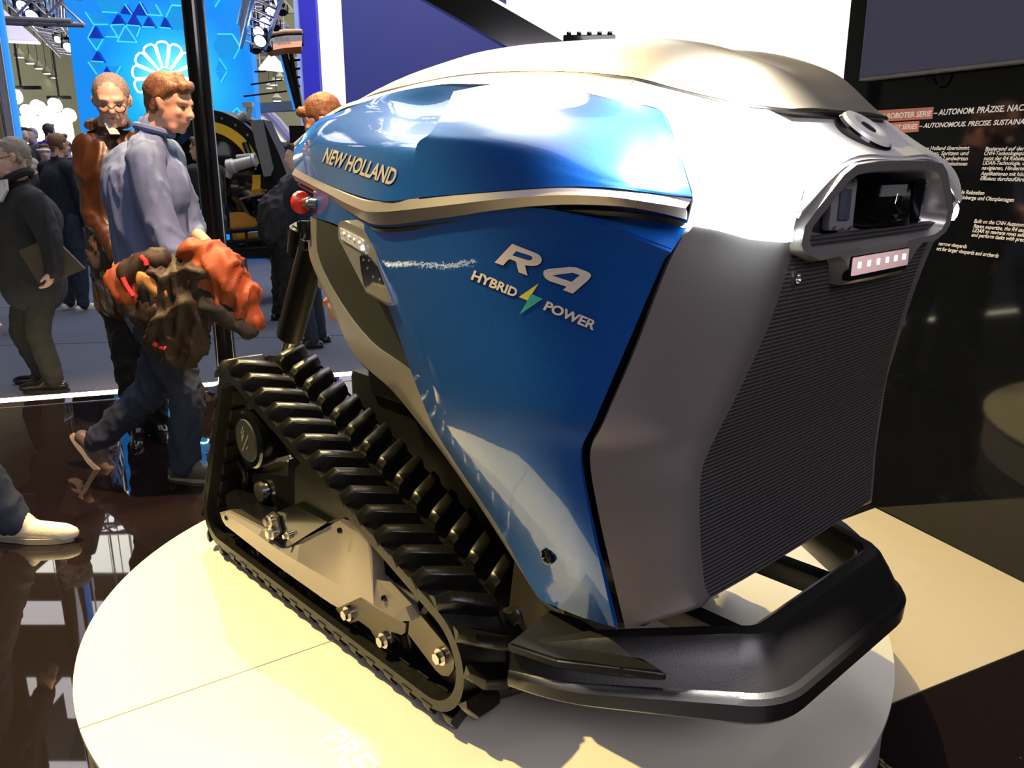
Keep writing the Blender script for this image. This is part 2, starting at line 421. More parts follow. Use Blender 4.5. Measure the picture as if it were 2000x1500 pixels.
# ---- hood ------------------------------------------------------------------
bt = [(575, 330, .25), (600, 343, .185), (640, 362, .12), (700, 388, .03), (745, 393, 0), (850, 385, -.01), (960, 375, -.013), (1080, 366, -.015), (1180, 368, -.005), (1270, 378, .02), (1352, 388, .056)]
bb = [(577, 353, .25), (602, 366, .19), (640, 388, .12), (700, 424, .03), (742, 439, 0), (850, 427, -.01), (960, 411, -.013), (1080, 400, -.015), (1200, 402, -.003), (1275, 413, .02), (1342, 429, .056)]
BT = [S(a, b, v=c) for a, b, c in bt]; BB = [S(a, b, v=c) for a, b, c in bb]
t_ = spline(BT, 6); b2 = spline(BB, 6)
mid = [a.lerp(b, 0.45) + V3((0, -0.010, 0)) for a, b in zip(t_, b2)]
both('hood_trim', [[p + V3((0, 0.008, 0.002)) for p in t_], t_, mid, b2, [p + V3((0, 0.03, -0.004)) for p in b2]], M['titan'], 0.008, ang=25)
sl = [p + V3((0.0, 0.012, -0.006)) for p in b2]
both('hood_seal', [sl, [p + V3((0, 0.004, -0.007)) for p in sl]], M['black'], 0.006)
# rear blue patch: lower edge, fold, ledge, upper edge
def P3(l): return [S(a, b, v=c) for a, b, c in l]
rL = P3([(575, 329, .252), (602, 343, .183), (640, 361, .122), (735, 391, .003), (815, 387, -.006), (900, 380, -.008)])
rM = P3([(573, 312, .262), (600, 300, .185), (645, 296, .13), (740, 292, .045), (810, 288, .02), (900, 296, .02)])
rN = P3([(573, 298, .272), (605, 268, .21), (655, 252, .18), (735, 254, .115), (800, 268, .085), (900, 262, .08)])
rO = P3([(574, 291, .276), (615, 248, .24), (665, 228, .22), (750, 214, .19), (820, 218, .17), (900, 215, .15)])
rH = P3([(575, 285, .28), (620, 236, .27), (659, 220, .255), (750, 186, .23), (837, 168, .2), (930, 164, .19)])
both('hood_side_rear', patch_rows([rL, rM, rN, rO, rH], 6, 6), M['blue'], 0.006, ang=60, key='hoodr')
fL = P3([(815, 386, -.010), (960, 374, -.014), (1080, 365, -.016), (1185, 366, -.006), (1270, 376, .019), (1353, 386, .054)])
fM = P3([(812, 290, .010), (930, 292, .0), (1060, 322, -.006), (1170, 352, -.004), (1262, 368, .018), (1351, 380, .054)])
fN = P3([(842, 258, .020), (950, 262, .015), (1075, 285, .012), (1185, 325, .012), (1268, 350, .03), (1342, 350, .06)])
fO = P3([(868, 215, .070), (960, 214, .07), (1085, 225, .065), (1195, 250, .065), (1270, 272, .07), (1322, 285, .078)])
fH = P3([(886, 178, .165), (977, 164, .17), (1100, 174, .15), (1190, 192, .133), (1250, 205, .12), (1292, 217, .112)])
both('hood_side_front', patch_rows([fL, fM, fN, fO, fH], 6, 6), M['blue'], 0.014, ang=60, key='hoodf')
# silver frame between blue side and the centre cover
se = [(575, 279, .30), (640, 224, .30), (711, 193, .31), (837, 160, .29), (925, 146, .27), (1030, 141, .26), (1135, 144, .25), (1240, 155, .25)]
hh = [(575, 286, .28), (650, 223, .262), (705, 201, .245), (837, 168, .2), (930, 164, .182), (1030, 167, .163), (1130, 179, .144), (1215, 198, .128)]
SE = P3(se); HH = P3(hh)
both('hood_frame', ruled(HH, SE, 50, 5, V3((0, -0.002, 0.004))), M['silver'], 0.008, ang=60)
# centre cover (champagne): seam line -> raised middle -> mirrored seam
SEAM = P3([(600, 262, .31), (711, 193, .31), (837, 160, .29), (925, 146, .27), (1030, 141, .26), (1135, 144, .25), (1240, 155, .25), (1330, 178, .26), (1420, 199, .272), (1490, 210, .295), (1545, 216, .33)])
lift = [0.012, 0.035, 0.055, 0.060, 0.062, 0.066, 0.07, 0.072, 0.06, 0.03, 0.004]
cross = []
for p, l in zip(SEAM, lift):
    h = [0, 0.55, 1.0, 1.04, 0.93, 0.90]
    fr = [0, 0.18, 0.40, 0.60, 0.82, 1.0]
    row = [V3((p.x - 0.0 * f, p.y + (VM - p.y) * f, p.z + 0.003 + l * hk)) for f, hk in zip(fr, h)]
    row = row + [mir(q) for q in row[-2::-1]]
    cross.append(row)
bm = NB(); surf(bm, patch_rows(cross, 5, 6)); thick(bm, 0.008); cover = RO('hood_cover', bm, M['champ'], ang=70); keep('cover', cover)
# dark gap line under the seam
bm = NB()
sp = spline(SEAM, 6); full = [p + V3((0, 0, -0.002)) for p in sp] + [mir(p) + V3((0, 0, -0.002)) for p in sp[::-1]]
tube(bm, full, 0.004, 6); RO('cover_seal', bm, M['black'])
# nose: from the front seam down to the camera housing
ra = P3([(1205, 197, .128), (1240, 156, .247), (1330, 178, .258), (1420, 200, .27), (1490, 211, .293), (1545, 217, .33)])
tip = V3((ra[-1].x + 0.012, VM, ra[-1].z + 0.002))
E2 = [V3((0.60, 0.33, 1.235)), V3((0.62, VM, 1.243))]
# columns run down the nose, rows across
nl = P3([(1215, 199, .127), (1292, 216, .112), (1322, 285, .078), (1345, 352, .058), (1353, 388, .054), (1344, 432, .056)])
nm1 = P3([(1240, 157, .246), (1355, 225, .16), (1395, 300, .115), (1415, 370, .095), (1420, 415, .095), (1418, 440, .1)])
nm2 = P3([(1420, 201, .27), (1450, 250, .22), (1485, 320, .17), (1490, 390, .15), (1487, 430, .15), (1485, 452, .155)])
nm3 = P3([(1500, 213, .298), (1540, 265, .27), (1575, 330, .225), (1562, 400, .19), (1550, 445, .195), (1545, 470, .2)])
nm4 = [V3((0.480, 0.36, 1.322)), V3((0.522, 0.355, 1.290)), V3((0.572, 0.35, 1.262)), V3((0.602, 0.34, 1.244)), V3((0.604, 0.34, 1.241)), V3((0.597, 0.34, 1.238))]
nm5 = [V3((0.480, VM, 1.324)), V3((0.526, VM, 1.290)), V3((0.578, VM, 1.263)), V3((0.610, VM, 1.247)), V3((0.612, VM, 1.244)), V3((0.606, VM, 1.241))]
g = [nl, nm1, nm2, nm3]
left = patch_rows(g, 6, 6)
both('nose_shell', left, M['white'], 0.008, ang=60, key='nose')
g2 = [nm3[:4] + [nm3[3] + V3((0.004, 0, -0.01)), nm3[3] + V3((0, 0, -0.02))], nm4, nm5]
left2 = patch_rows(g2, 6, 6)
full2 = left2 + [[mir(p) for p in r] for r in left2[-2::-1]]
bm = NB(); surf(bm, full2); thick(bm, 0.008); RO('nose_top', bm, M['white'], ang=60)
# ---- camera housing in the nose ---------------------------------------------
def uf(dv, w_): return 0.588 + 0.008 * (1 - (dv / 0.33) ** 2) + (w_ - 1.1) * 0.10
def ringpts(half, du=0.0):
    L = [V3((uf(a, b) + du, VM - a, b)) for a, b in half]
    return L + [mir(p) for p in L[::-1]]
OUTER = [(0.00, 1.247), (0.10, 1.246), (0.175, 1.241), (0.21, 1.226), (0.27, 1.178), (0.300, 1.150), (0.300, 1.120), (0.285, 1.106), (0.228, 1.090), (0.168, 1.092), (0.148, 1.078), (0.118, 1.040), (0.0, 1.038)]
INNER = [(0.00, 1.226), (0.10, 1.225), (0.155, 1.221), (0.185, 1.208), (0.235, 1.168), (0.262, 1.148), (0.266, 1.128), (0.255, 1.115), (0.225, 1.108), (0.15, 1.107), (0.10, 1.107), (0.04, 1.108), (0.0, 1.108)]
BACK = [(0.00, 1.222), (0.09, 1.221), (0.14, 1.217), (0.165, 1.205), (0.195, 1.172), (0.205, 1.155), (0.205, 1.142), (0.20, 1.134), (0.18, 1.130), (0.12, 1.130), (0.08, 1.130), (0.04, 1.130), (0.0, 1.130)]
bm = NB()
loops = [ringpts(OUTER, -0.05), ringpts(OUTER, -0.006), [p.lerp(q, 0.12) + V3((0.006, 0, 0)) for p, q in zip(ringpts(OUTER), ringpts(INNER))], [p.lerp(q, 0.85) + V3((0.004, 0, 0)) for p, q in zip(ringpts(OUTER), ringpts(INNER))], ringpts(INNER, -0.006), ringpts(BACK, -0.075)]
L = [[bm.verts.new(p) for p in l] for l in loops]
n = len(L[0])
for a, b in zip(L, L[1:]):
    for i in range(n):
        try: bm.faces.new((a[i], a[(i + 1) % n], b[(i + 1) % n], b[i]))
        except ValueError: pass
bmesh.ops.remove_doubles(bm, verts=bm.verts[:], dist=0.0004)
housing = RO('sensor_housing', bm, M['silver'], ang=50)
bm = NB(); prism(bm, ringpts(BACK, -0.074), V3((-0.01, 0, 0))); RO('sensor_bay', bm, M['black'], parent=housing, smooth=False)
# sensors behind the opening
def rotu(a): return Matrix.Rotation(a, 3, 'Z')
def cam_plate(v0, w0, u0, yaw, roll, hs):
    R = Matrix.Rotation(yaw, 3, 'Z') @ Matrix.Rotation(roll, 3, 'X')
    bm = NB(); box(bm, (u0, v0, w0), (0.022, 0.050, 0.088), R, 0.006); o = RO('camera_plate', bm, hs, parent=housing)
    bm = NB(); box(bm, V3((u0, v0, w0)) + R @ V3((0.012, 0, 0)), (0.008, 0.022, 0.052), R, 0.002); RO('camera_lens', bm, M['lens'], parent=housing)
    for sy in (-0.016, 0, 0.016):
        for sz in (-0.038, 0.038):
            c = V3((u0, v0, w0)) + R @ V3((0.011, sy, sz + (0.003 if sy == 0 else 0) * (1 if sz > 0 else -1)))
            bm = NB(); cyl(bm, c, c + R @ V3((0.003, 0, 0)), 0.0028, n=10); RO('plate_screw', bm, M['steel'], parent=housing)
    bm = NB(); c = V3((u0, v0, w0)); lathe(bm, c + R @ V3((-0.045, 0, 0)), R @ V3((1, 0, 0)), [(0, .036), (.03, .036), (.034, .03)], 24); box(bm, c + V3((-0.03, 0, -0.05)), (0.03, 0.05, 0.05), R, .004)
    RO('camera_mount', bm, M['black'], parent=housing)
cam_plate(0.402, 1.174, 0.560, -0.45, 0.0, M['greyp'])
cam_plate(0.712, 1.174, 0.560, 0.55, 0.35, M['blackgloss'])
bm = NB()
box(bm, (0.545, 0.575, 1.171), (0.05, 0.092, 0.066), Matrix.Rotation(-0.1, 3, 'Z') @ Matrix.Rotation(0.10, 3, 'Y'), 0.003)
box(bm, (0.55, 0.575, 1.136), (0.07, 0.115, 0.014), None, 0.002)
RO('scanner_box', bm, M['blackgloss'], parent=housing)
bm = NB(); box(bm, (0.5735, 0.578, 1.192), (0.004, 0.086, 0.020), Matrix.Rotation(-0.1, 3, 'Z') @ Matrix.Rotation(0.10, 3, 'Y')); RO('scanner_label', bm, M['greyp'], parent=housing)
bm = NB()
tube(bm, [(0.578, VM + 0.095, 1.150), (0.577, VM + 0.073, 1.168), (0.575, VM + 0.097, 1.184)], 0.0011, 6); tube(bm, [(0.577, VM + 0.073, 1.168), (0.576, VM + 0.081, 1.186)], 0.0011, 6)
RO('cable_strands', bm, M['steel'], parent=housing)
# led bar of the front
bm = NB()
box(bm, (uf(0, 1.07) + 0.001, VM - .014, 1.070), (0.014, 0.232, 0.042), None, 0.004); RO('lamp_frame', bm, M['blackgloss'], parent=housing)
bm = NB(); box(bm, (uf(0, 1.07) + 0.006, VM - .014, 1.073), (0.010, 0.222, 0.031), None, 0.003); RO('front_lamp', bm, M['ledp'], parent=housing)
for k in range(6):
    bm = NB(); box(bm, (uf(0, 1.07) + 0.0108, VM - 0.014 - 0.090 + 0.036 * k, 1.075), (0.002, 0.010, 0.010), None, 0.0); RO('led', bm, M['ledw'], parent=housing, smooth=False)
# screws of the grille
for (a, b, v_) in ((1553, 543, None), (1808, 500, None)):
    r = ray(a, b); h = BV['front'].ray_cast(CAM, r)
    if h[0] is None:
        print('no hit', a, b); continue
    d = h[0] - LO; q = V3((d.dot(U), d.dot(VV), d.dot(W)))
    bm = NB(); lathe(bm, q - V3((0.002, 0, 0)), (1, 0, 0), [(0, .012), (.007, .012), (.008, .009), (.003, .007), (.003, 0.0)], 20); RO('grille_screw', bm, M['steel'])
# round antenna puck on the nose
pc = S(1703, 262, w=1.298); ax = V3((0.60, 0.0, 0.80))
pc = V3((0.528, VM, 1.276))
bm = NB(); lathe(bm, pc, ax, [(0, .050), (.004, .054), (.022, .054), (.026, .051)], 48); puck = RO('antenna', bm, M['blackgloss'])
bm = NB(); lathe(bm, pc + ax.normalized() * .026, ax, [(0, .050), (.005, .047), (.008, .034), (.007, .023), (.003, .018), (.002, .0)], 48); RO('antenna_cap', bm, M['white'], parent=puck)
bm = NB(); lathe(bm, pc + ax.normalized() * .0285, ax, [(0, .016), (.003, .015), (.004, .0)], 24); RO('antenna_centre', bm, M['blackgloss'], parent=puck)
# headlight under the corner of the nose
A = P3([(1352, 434, .055), (1395, 442, .085), (1440, 450, .11), (1490, 459, .14), (1538, 466, .19)])
for far in (0, 1):
    a2 = [mir(p) for p in A] if far else A
    bm = NB(); surf(bm, [spline([p + V3((0.004, 0, 0.022)) for p in a2], 6), spline([p + V3((0.010, 0, 0.010)) for p in a2], 6), spline([p + V3((0.008, 0, -0.004)) for p in a2], 6), spline([p + V3((-0.02, 0.0, -0.008)) for p in a2], 6)]); thick(bm, 0.005)
    RO('headlight', bm, M['head'])
# side module with lamp and camera
def sidepoly(px, v): return [S(a, b, v=v) for a, b in px]
MOD = [(660, 440), (664, 433), (672, 431), (724, 455), (730, 465), (736, 510), (766, 592), (764, 597), (757, 597), (716, 572), (688, 518), (661, 466)]
for far in (0, 1):
    f = mir if far else (lambda q: q); s = -1 if far else 1
    bm = NB(); prism(bm, [f(p) for p in sidepoly(MOD, 0.024)], V3((0, 0.04 * s, 0)))
    bmesh.ops.bevel(bm, geom=[e for e in bm.edges if len(e.link_faces) == 2 and e.calc_face_angle(0) > 0.9], offset=0.004, segments=2, affect='EDGES')
    mod = RO('side_lamp_housing', bm, M['silver'])
    bm = NB(); prism(bm, [f(p) for p in sidepoly([(663, 445), (704, 466), (709, 471), (716, 497), (666, 467)], 0.0205)], V3((0, 0.01 * s, 0))); RO('side_lamp', bm, M['ledk'], parent=mod, smooth=False)
    for k in range(5):
        p = S(671 + 10 * k, 455 + 6 * k, v=0.0195) if k < 4 else S(708, 484, v=.0195); z_ = .004 if k < 4 else .010
        bm = NB(); box(bm, f(p), (z_, 0.002, z_)); RO('led', bm, M['ledw'], parent=mod, smooth=False)
    bm = NB(); prism(bm, [f(p) for p in sidepoly([(702, 502), (705, 498), (722, 503), (735, 520), (748, 556), (724, 548), (711, 560), (705, 530)], 0.0205)], V3((0, 0.012 * s, 0))); RO('camera_recess', bm, M['blackgloss'], parent=mod, smooth=False)
    bm = NB(); prism(bm, [f(p) for p in sidepoly([(712, 566), (726, 554), (749, 562), (762, 592), (757, 592), (718, 571)], 0.0195)], V3((0, 0.012 * s, 0))); RO('recess_sill', bm, M['champ'], parent=mod, smooth=False)
    for a, b in ((709, 508), (720, 509), (717, 524), (728, 541), (741, 546)):
        p = f(S(a, b, v=0.0195)); bm = NB(); cyl(bm, p, p + V3((0, 0.004 * s, 0)), 0.003, n=8); RO('recess_screw', bm, M['steel'], parent=mod)
# bolt in the lower corner of the blue panel
h = BV['side'].ray_cast(CAM, ray(1072, 1086)); d = h[0] - LO; q = V3((d.dot(U), d.dot(VV), d.dot(W)))
for far in (0, 1):
    qq = mir(q) if far else q; s = -1 if far else 1
    bm = NB(); lathe(bm, qq - V3((0, 0.001 * s, 0)), (0, -s, 0), [(-.012, .016), (.006, .016), (.007, .012), (.003, .010), (.003, .004), (.005, .003), (.005, 0)], 24); RO('panel_bolt', bm, M['blackgloss'])
# tail wall, stop button, socket, gas strut
bm = NB()
box(bm, (-0.715, VM, 1.03), (0.05, 0.72, 0.24), bev=0.01); box(bm, (-0.86, VM, 1.195), (0.30, 0.50, 0.03), bev=0.008)
RO('tail_wall', bm, M['titan'])
sb = S(612, 397, v=.145)
bm = NB(); lathe(bm, sb, (-1, 0, 0), [(-.03, .013), (.012, .013), (.012, .016), (.02, .016), (.022, .012), (.05, .012)], 24); stop = RO('stop_button', bm, M['steel'])
bm = NB(); lathe(bm, sb + V3((-.048, 0, 0)), (-1, 0, 0), [(0, .016), (.006, .027), (.016, .030), (.022, .027), (.025, .018), (.026, 0)], 28); RO('button_cap', bm, M['red'], parent=stop)
sk = S(606, 450, v=.15); bm = NB(); box(bm, sk + V3((-0.012, 0, 0)), (0.04, 0.03, 0.05), None, 0.004); box(bm, sk + V3((-0.034, 0, 0.008)), (0.012, 0.034, 0.03), None, 0.003); RO('socket', bm, M['blackgloss'])
for far in (0, 1):
    f = mir if far else (lambda q: q)
    a = f(S(617, 462, v=.30)); b = f(S(566, 655, v=.30)); c = f(S(546, 735, v=.30))
    bm = NB(); cyl(bm, a, b, .043, n=32); st = RO('strut_tube', bm, M['black'])
    bm = NB(); cyl(bm, b, b + (c - b) * 1.6, .017, n=20); RO('strut_rod', bm, M['steel'], parent=st)
    a = f(S(590, 440, v=.36)); b = f(S(583, 500, v=.36)); bm = NB(); cyl(bm, a, b, .038, n=24); bmesh.ops.bevel(bm, geom=[e for e in bm.edges if e.calc_face_angle(0) > 1], offset=.01, segments=3, affect='EDGES'); RO('rubber_buffer', bm, M['black'])
bm = NB()
for s_ in (-1, 1):
    box(bm, (-0.875, VM + s_ * .21, 1.0), (0.30, .035, .07), None, .006); box(bm, (-0.93, VM + s_ * .155, 1.04), (0.05, .09, .05), None, .006)
cyl(bm, (-0.99, VM - .26, 1.0), (-0.99, VM + .26, 1.0), .018, n=16)
RO('hitch_bracket', bm, M['black'])
# small black unit that stands on the hood
hb = BV['cover'].ray_cast(CAM, ray(1150, 100)); d = hb[0] - LO; q = V3((d.dot(U), d.dot(VV), d.dot(W)))
print('cover hit', q)
q = V3((q.x, VM, 0)); hb2 = BV['cover'].ray_cast(to_world(V3((q.x, VM, 2))), V3((0, 0, -1))); top = (hb2[0] - LO).z
mu = S(1150, 92, v=VM); zt = top - 0.004; print('unit', mu, top)
ut = empty('power_unit', to_world((mu.x, VM, zt)), (0, 0, ROT), 'small black electronics box sitting on top of the hood', 'electronics box')
bm = NB(); rz = Matrix.Rotation(0.75, 3, 'Z')
box(bm, (0, 0, .022), (0.115, 0.07, 0.052), rz, 0.004)
for k in range(5): box(bm, rz @ V3((-0.045 + .0225 * k, 0, .050)), (0.010, 0.064, 0.008), rz, 0.001)
bm_obj('box_body', bm, M['blackgloss'], ut)
bm = NB(); box(bm, rz @ V3((-.032, -.0355, .022)), (0.032, 0.003, 0.018), rz); box(bm, rz @ V3((.020, -.0355, .022)), (0.046, 0.003, 0.018), rz)
bm_obj('paper_label', bm, M['decal'], ut)
bm = NB(); tube(bm, [rz @ V3(p) for p in ((.055, 0, .012), (.085, 0, .016), (.10, .01, .010), (.115, .01, .004))], .006, 8); bm_obj('plug', bm, M['black'], ut)

# ---- lettering on the panels ------------------------------------------------
def glue(me, fpx, bvh, lift, m, name, parent=None):
    """put the flat letters on the panel surface: every vertex is dropped on the panel it is stuck to"""
    bm = bmesh.new(); bm.from_mesh(me); bpy.data.meshes.remove(me)
    bmesh.ops.triangulate(bm, faces=bm.faces[:])
    bmesh.ops.subdivide_edges(bm, edges=[e for e in bm.edges if e.calc_length() > 0.25], cuts=3)
    bad = 0
    for v in bm.verts:
        a, b = fpx(v.co.x, v.co.y); r = ray(a, b); h = bvh.ray_cast(CAM, r)
        if h[0] is None: bad += 1; continue
        nrm = h[1] if h[1].dot(r) < 0 else -h[1]
        p = h[0] + nrm * lift; d = p - LO; v.co = V3((d.dot(U), d.dot(VV), d.dot(W)))
    if bad: print('glue misses', name, bad)
    return RO(name, bm, m, parent=parent, smooth=False)
def homog(src, dst):
    import numpy as np
    A = []
    for (x, y), (X, Y) in zip(src, dst):
        A.append([x, y, 1, 0, 0, 0, -X * x, -X * y, -X]); A.append([0, 0, 0, x, y, 1, -Y * x, -Y * y, -Y])
    h = np.linalg.svd(np.array(A, float))[2][-1].reshape(3, 3)
    def f(x, y):
        d = h[2][0] * x + h[2][1] * y + h[2][2]
        return (h[0][0] * x + h[0][1] * y + h[0][2]) / d, (h[1][0] * x + h[1][1] * y + h[1][2]) / d
    return f
def bbox(me):
    xs = [v.co.x for v in me.vertices]; ys = [v.co.y for v in me.vertices]; return min(xs), max(xs), min(ys), max(ys)
def word(s, quad, bvh, name, off=0.02, shear=0.25, m='decal', shadow=(1.3, 1.6), lift=0.0022):
    """quad: bottom-left, bottom-right, top-right, top-left of the word in the photo"""
    me = text_mesh(s, 1.0, shear, off); x0, x1, y0, y1 = bbox(me)
    f = homog([(x0, y0), (x1, y0), (x1, y1), (x0, y1)], quad)
    o = glue(me, f, bvh, lift, M[m], name)
    if shadow:
        me = text_mesh(s, 1.0, shear, off + 0.012)
        glue(me, lambda x, y: (f(x, y)[0] + shadow[0], f(x, y)[1] + shadow[1]), bvh, lift - 0.001, M['decalk'], name + '_outline')
    return o
# brand word on the rear hood side
class Two:                                           # front and rear patches together
    def __init__(s, ks): s.ks = ks
    def ray_cast(s, o, d):
        best = (None,)
        for k in s.ks:
            h = BV[k].ray_cast(o, d)
            if h[0] is not None and (best[0] is None or h[3] < best[3]): best = h
        return best
word('NEW HOLLAND', [(630, 317), (768, 364), (781, 331), (641, 289)], Two(['hoodr', 'hoodf']), 'brand_lettering', off=0.028, shear=0.0, m='decalb', shadow=(-0.8, 1.2))
def cp(l): return [(880 + x * .18, 440 + y * .18) for x, y in l]
def rnd(poly, k=3):
    out = []
    n = len(poly)
    for i in range(n):
        p, q, r = V3((*poly[i - 1], 0)), V3((*poly[i], 0)), V3((*poly[(i + 1) % n], 0))
        out.append((q.x, q.y))
    return out
Rout = [(680, 200), (940, 302), (975, 322), (997, 350), (1000, 385), (985, 412), (955, 432), (910, 440), (860, 438), (817, 432), (846, 545), (748, 508), (722, 400), (712, 388), (660, 368), (636, 374), (580, 435), (487, 403), (630, 250)]
Rin = [(722, 280), (865, 325), (895, 340), (900, 356), (885, 376), (850, 378), (680, 325)]
Fout = [(1022, 492), (1065, 473), (1290, 450), (1370, 454), (1495, 502), (1528, 525), (1533, 552), (1505, 590), (1335, 740), (1228, 700), (1268, 664), (1085, 605), (1035, 570), (1014, 530)]
Fin = [(1113, 541), (1332, 512), (1412, 538), (1322, 612)]
ident = lambda x, y: (x, y)
for nm, polys in (('model_letter', [Rout, Rin]), ('model_digit', [Fout, Fin])):
    pp = [cp(p) for p in polys]
    glue(flat_mesh(pp), ident, BV['side'], 0.0022, M['decal'], nm)
    glue(flat_mesh([pp[0]]), lambda x, y: (x + 1.0, y + 1.6), BV['side'], 0.0010, M['decalk'], nm + '_outline')
    glue(flat_mesh([pp[1]]), lambda x, y: (x, y), BV['side'], 0.0016, M['blue'], nm + '_inside')
def q4(*a): return cp(a)
word('HYBRID', q4((228, 585), (712, 783), (748, 690), (268, 486)), BV['side'], 'lettering', off=0.035, shear=0.0, shadow=(-1.0, 1.0))
word('POWER', q4((1010, 915), (1555, 1140), (1606, 1042), (1060, 818)), BV['side'], 'lettering', off=0.035, shear=0.0, shadow=(-1.0, 1.0))
glue(flat_mesh([cp([(962, 628), (888, 748), (842, 817), (748, 776)])]), ident, BV['side'], 0.0014, M['yellow'], 'bolt_emblem_yellow')
glue(flat_mesh([cp([(884, 742), (1010, 796), (755, 967), (842, 817)])]), ident, BV['side'], 0.0020, M['teal'], 'bolt_emblem_teal')

# ---- bumper -------------------------------------------------------------------
def bez_corner(path, r, k=6):
    out = [path[0]]
    for a, b, c in zip(path, path[1:], path[2:]):
        p = b + (a - b).normalized() * r; q = b + (c - b).normalized() * r
        for i in range(k + 1):
            t = i / k; out.append(p * (1 - t) ** 2 + b * 2 * t * (1 - t) + q * t * t)
    out.append(path[-1]); return out
half = [V3((0.205, -0.03, 0)), V3((0.30, 0.0, 0)), V3((0.625, 0.235, 0))]
pathn = [half[0], half[1], half[2], mir(half[2]), mir(half[1]), mir(half[0])]
path = bez_corner(pathn, 0.075, 7)
prof = [(-0.010, .262), (0.004, .268), (0.010, .276), (0.012, .312), (0.006, .322), (-0.004, .328), (-0.024, .366), (-0.046, .402), (-0.058, .413), (-0.084, .415), (-0.098, .404), (-0.104, .360), (-0.085, .285), (-0.05, .262)]
def ok_(i): d = min(i, len(path) - 1 - i); return .35 + .65 * min(1, d / 7)
def sweep(bm, path, prof, taper=None):
    rings = []
    for i, p in enumerate(path):
        t = (path[min(i + 1, len(path) - 1)] - path[max(0, i - 1)]).normalized(); nrm = V3((t.y, -t.x, 0))
        k = 1.0 if taper is None else taper(i)
        rings.append([bm.verts.new(V3((p.x, p.y, 0)) + nrm * o * ok_(i) + V3((0, 0, 0.262 + (z - .262) * k))) for o, z in prof])
    m_ = len(prof)
    for a, b in zip(rings, rings[1:]):
        for i in range(m_): bm.faces.new((a[i], a[(i + 1) % m_], b[(i + 1) % m_], b[i]))
    bm.faces.new(rings[0][::-1]); bm.faces.new(rings[-1])
N_ = len(path)
def tp(i):
    d = min(i, N_ - 1 - i); return {0: 0.56, 1: 0.60, 2: .62, 3: .64, 4: .66, 5: .68, 6: .70, 7: .72, 8: .74}.get(d, 1.0)
bm = NB(); sweep(bm, path, prof, tp)
bump = RO('bumper', bm, M['bumper'], ang=28)
for far in (0, 1):
    f = mir if far else (lambda q: q)
    bm = NB(); prism(bm, [f(V3(p)) for p in ((.200, -.030, .356), (.168, .12, .356), (.24, .14, .356), (.47, .115, .358), (.40, .068, .358), (.30, .0, .356))], V3((0, 0, -0.02))); bmesh.ops.bevel(bm, geom=bm.edges[:], offset=.005, segments=2, affect='EDGES')
    RO('bumper_gusset', bm, M['bumper'], parent=bump)
    bm = NB(); box(bm, f(V3((0.33, VM - 0.17, .325))), (0.50, 0.045, 0.05), None, .004); RO('bumper_arm', bm, M['black'], parent=bump)
    bm = NB(); prism(bm, [f(V3(p)) for p in ((.02, .16, .40), (.15, .16, .40), (.20, .16, .24), (.10, .16, .20), (.0, .16, .26))], V3((0, 0.14 if not far else -0.14, 0))); RO('mount_bracket', bm, M['bronze'], smooth=False)

# ---- tracks -----------------------------------------------------------------
TW = 0.27
circ = [((-0.105, .177), .133), ((-1.0, .556), .092), ((-1.20, .135), .09)]
def hull2(pts):
    pts = sorted(set(pts))
    def half(ps):
        h = []
        for p in ps:
            while len(h) > 1 and (h[-1][0] - h[-2][0]) * (p[1] - h[-2][1]) - (h[-1][1] - h[-2][1]) * (p[0] - h[-2][0]) <= 0: h.pop()
            h.append(p)
        return h
    a, b = half(pts), half(pts[::-1]); return a[:-1] + b[:-1]
def loop(dr):
    return hull2([(round(c[0] + (r + dr) * math.cos(t * math.pi / 48), 6), round(c[1] + (r + dr) * math.sin(t * math.pi / 48), 6)) for c, r in circ for t in range(96)])
def resample(lp, n, shift=0.0):
    P = [V3((x, 0, z)) for x, z in lp] + [V3((lp[0][0], 0, lp[0][1]))]
    L = [0]
    for a, b in zip(P, P[1:]): L.append(L[-1] + (b - a).length)
    out = []
    for i in range(n):
        s = (L[-1] * (i + shift) / n) % L[-1]; j = 0
        while L[j + 1] < s: j += 1
        t = (s - L[j]) / (L[j + 1] - L[j]); p = P[j].lerp(P[j + 1], t); tg = (P[j + 1] - P[j]).normalized()
        out.append((p, tg))
    return out, L[-1]
o_ = loop(0.0); _, LEN = resample(o_, 4)
NL = round(LEN / 0.0762); print('track length', LEN, 'lugs', NL)
BT_ = 0.022
def lug_mesh():
    """tread bar: local x along the track, y outwards over the belt width (0..0.125), z up"""
    bm = bmesh.new(); secs = [(0.002, .040, .020, .030), (0.014, .046, .026, .043), (0.060, .046, .027, .045), (0.108, .044, .024, .043), (0.131, .038, .014, .012)]
    rings = []
    for y, bw, tw, h in secs:
        sx = -0.062 * (y / 0.125) ** 1.15
        rings.append([bm.verts.new((sx - bw / 2, y, -0.003)), bm.verts.new((sx - tw / 2 - .003, y, h * .93)), bm.verts.new((sx - tw / 2 + .002, y, h)), bm.verts.new((sx + tw / 2 - .002, y, h)), bm.verts.new((sx + tw / 2 + .003, y, h * .93)), bm.verts.new((sx + bw / 2, y, -0.003))])
    for a, b in zip(rings, rings[1:]):
        for i in range(6): bm.faces.new((a[i], a[(i + 1) % 6], b[(i + 1) % 6], b[i]))
    bm.faces.new(rings[0][::-1]); bm.faces.new(rings[-1])
    bmesh.ops.recalc_face_normals(bm, faces=bm.faces[:])
    me = bpy.data.meshes.new('tread_lug'); bm.to_mesh(me); bm.free(); me.materials.append(M['rubber'])
    me.polygons.foreach_set('use_smooth', [True] * len(me.polygons)); me.set_sharp_from_angle(angle=math.radians(40))
    return me
LUG = lug_mesh()
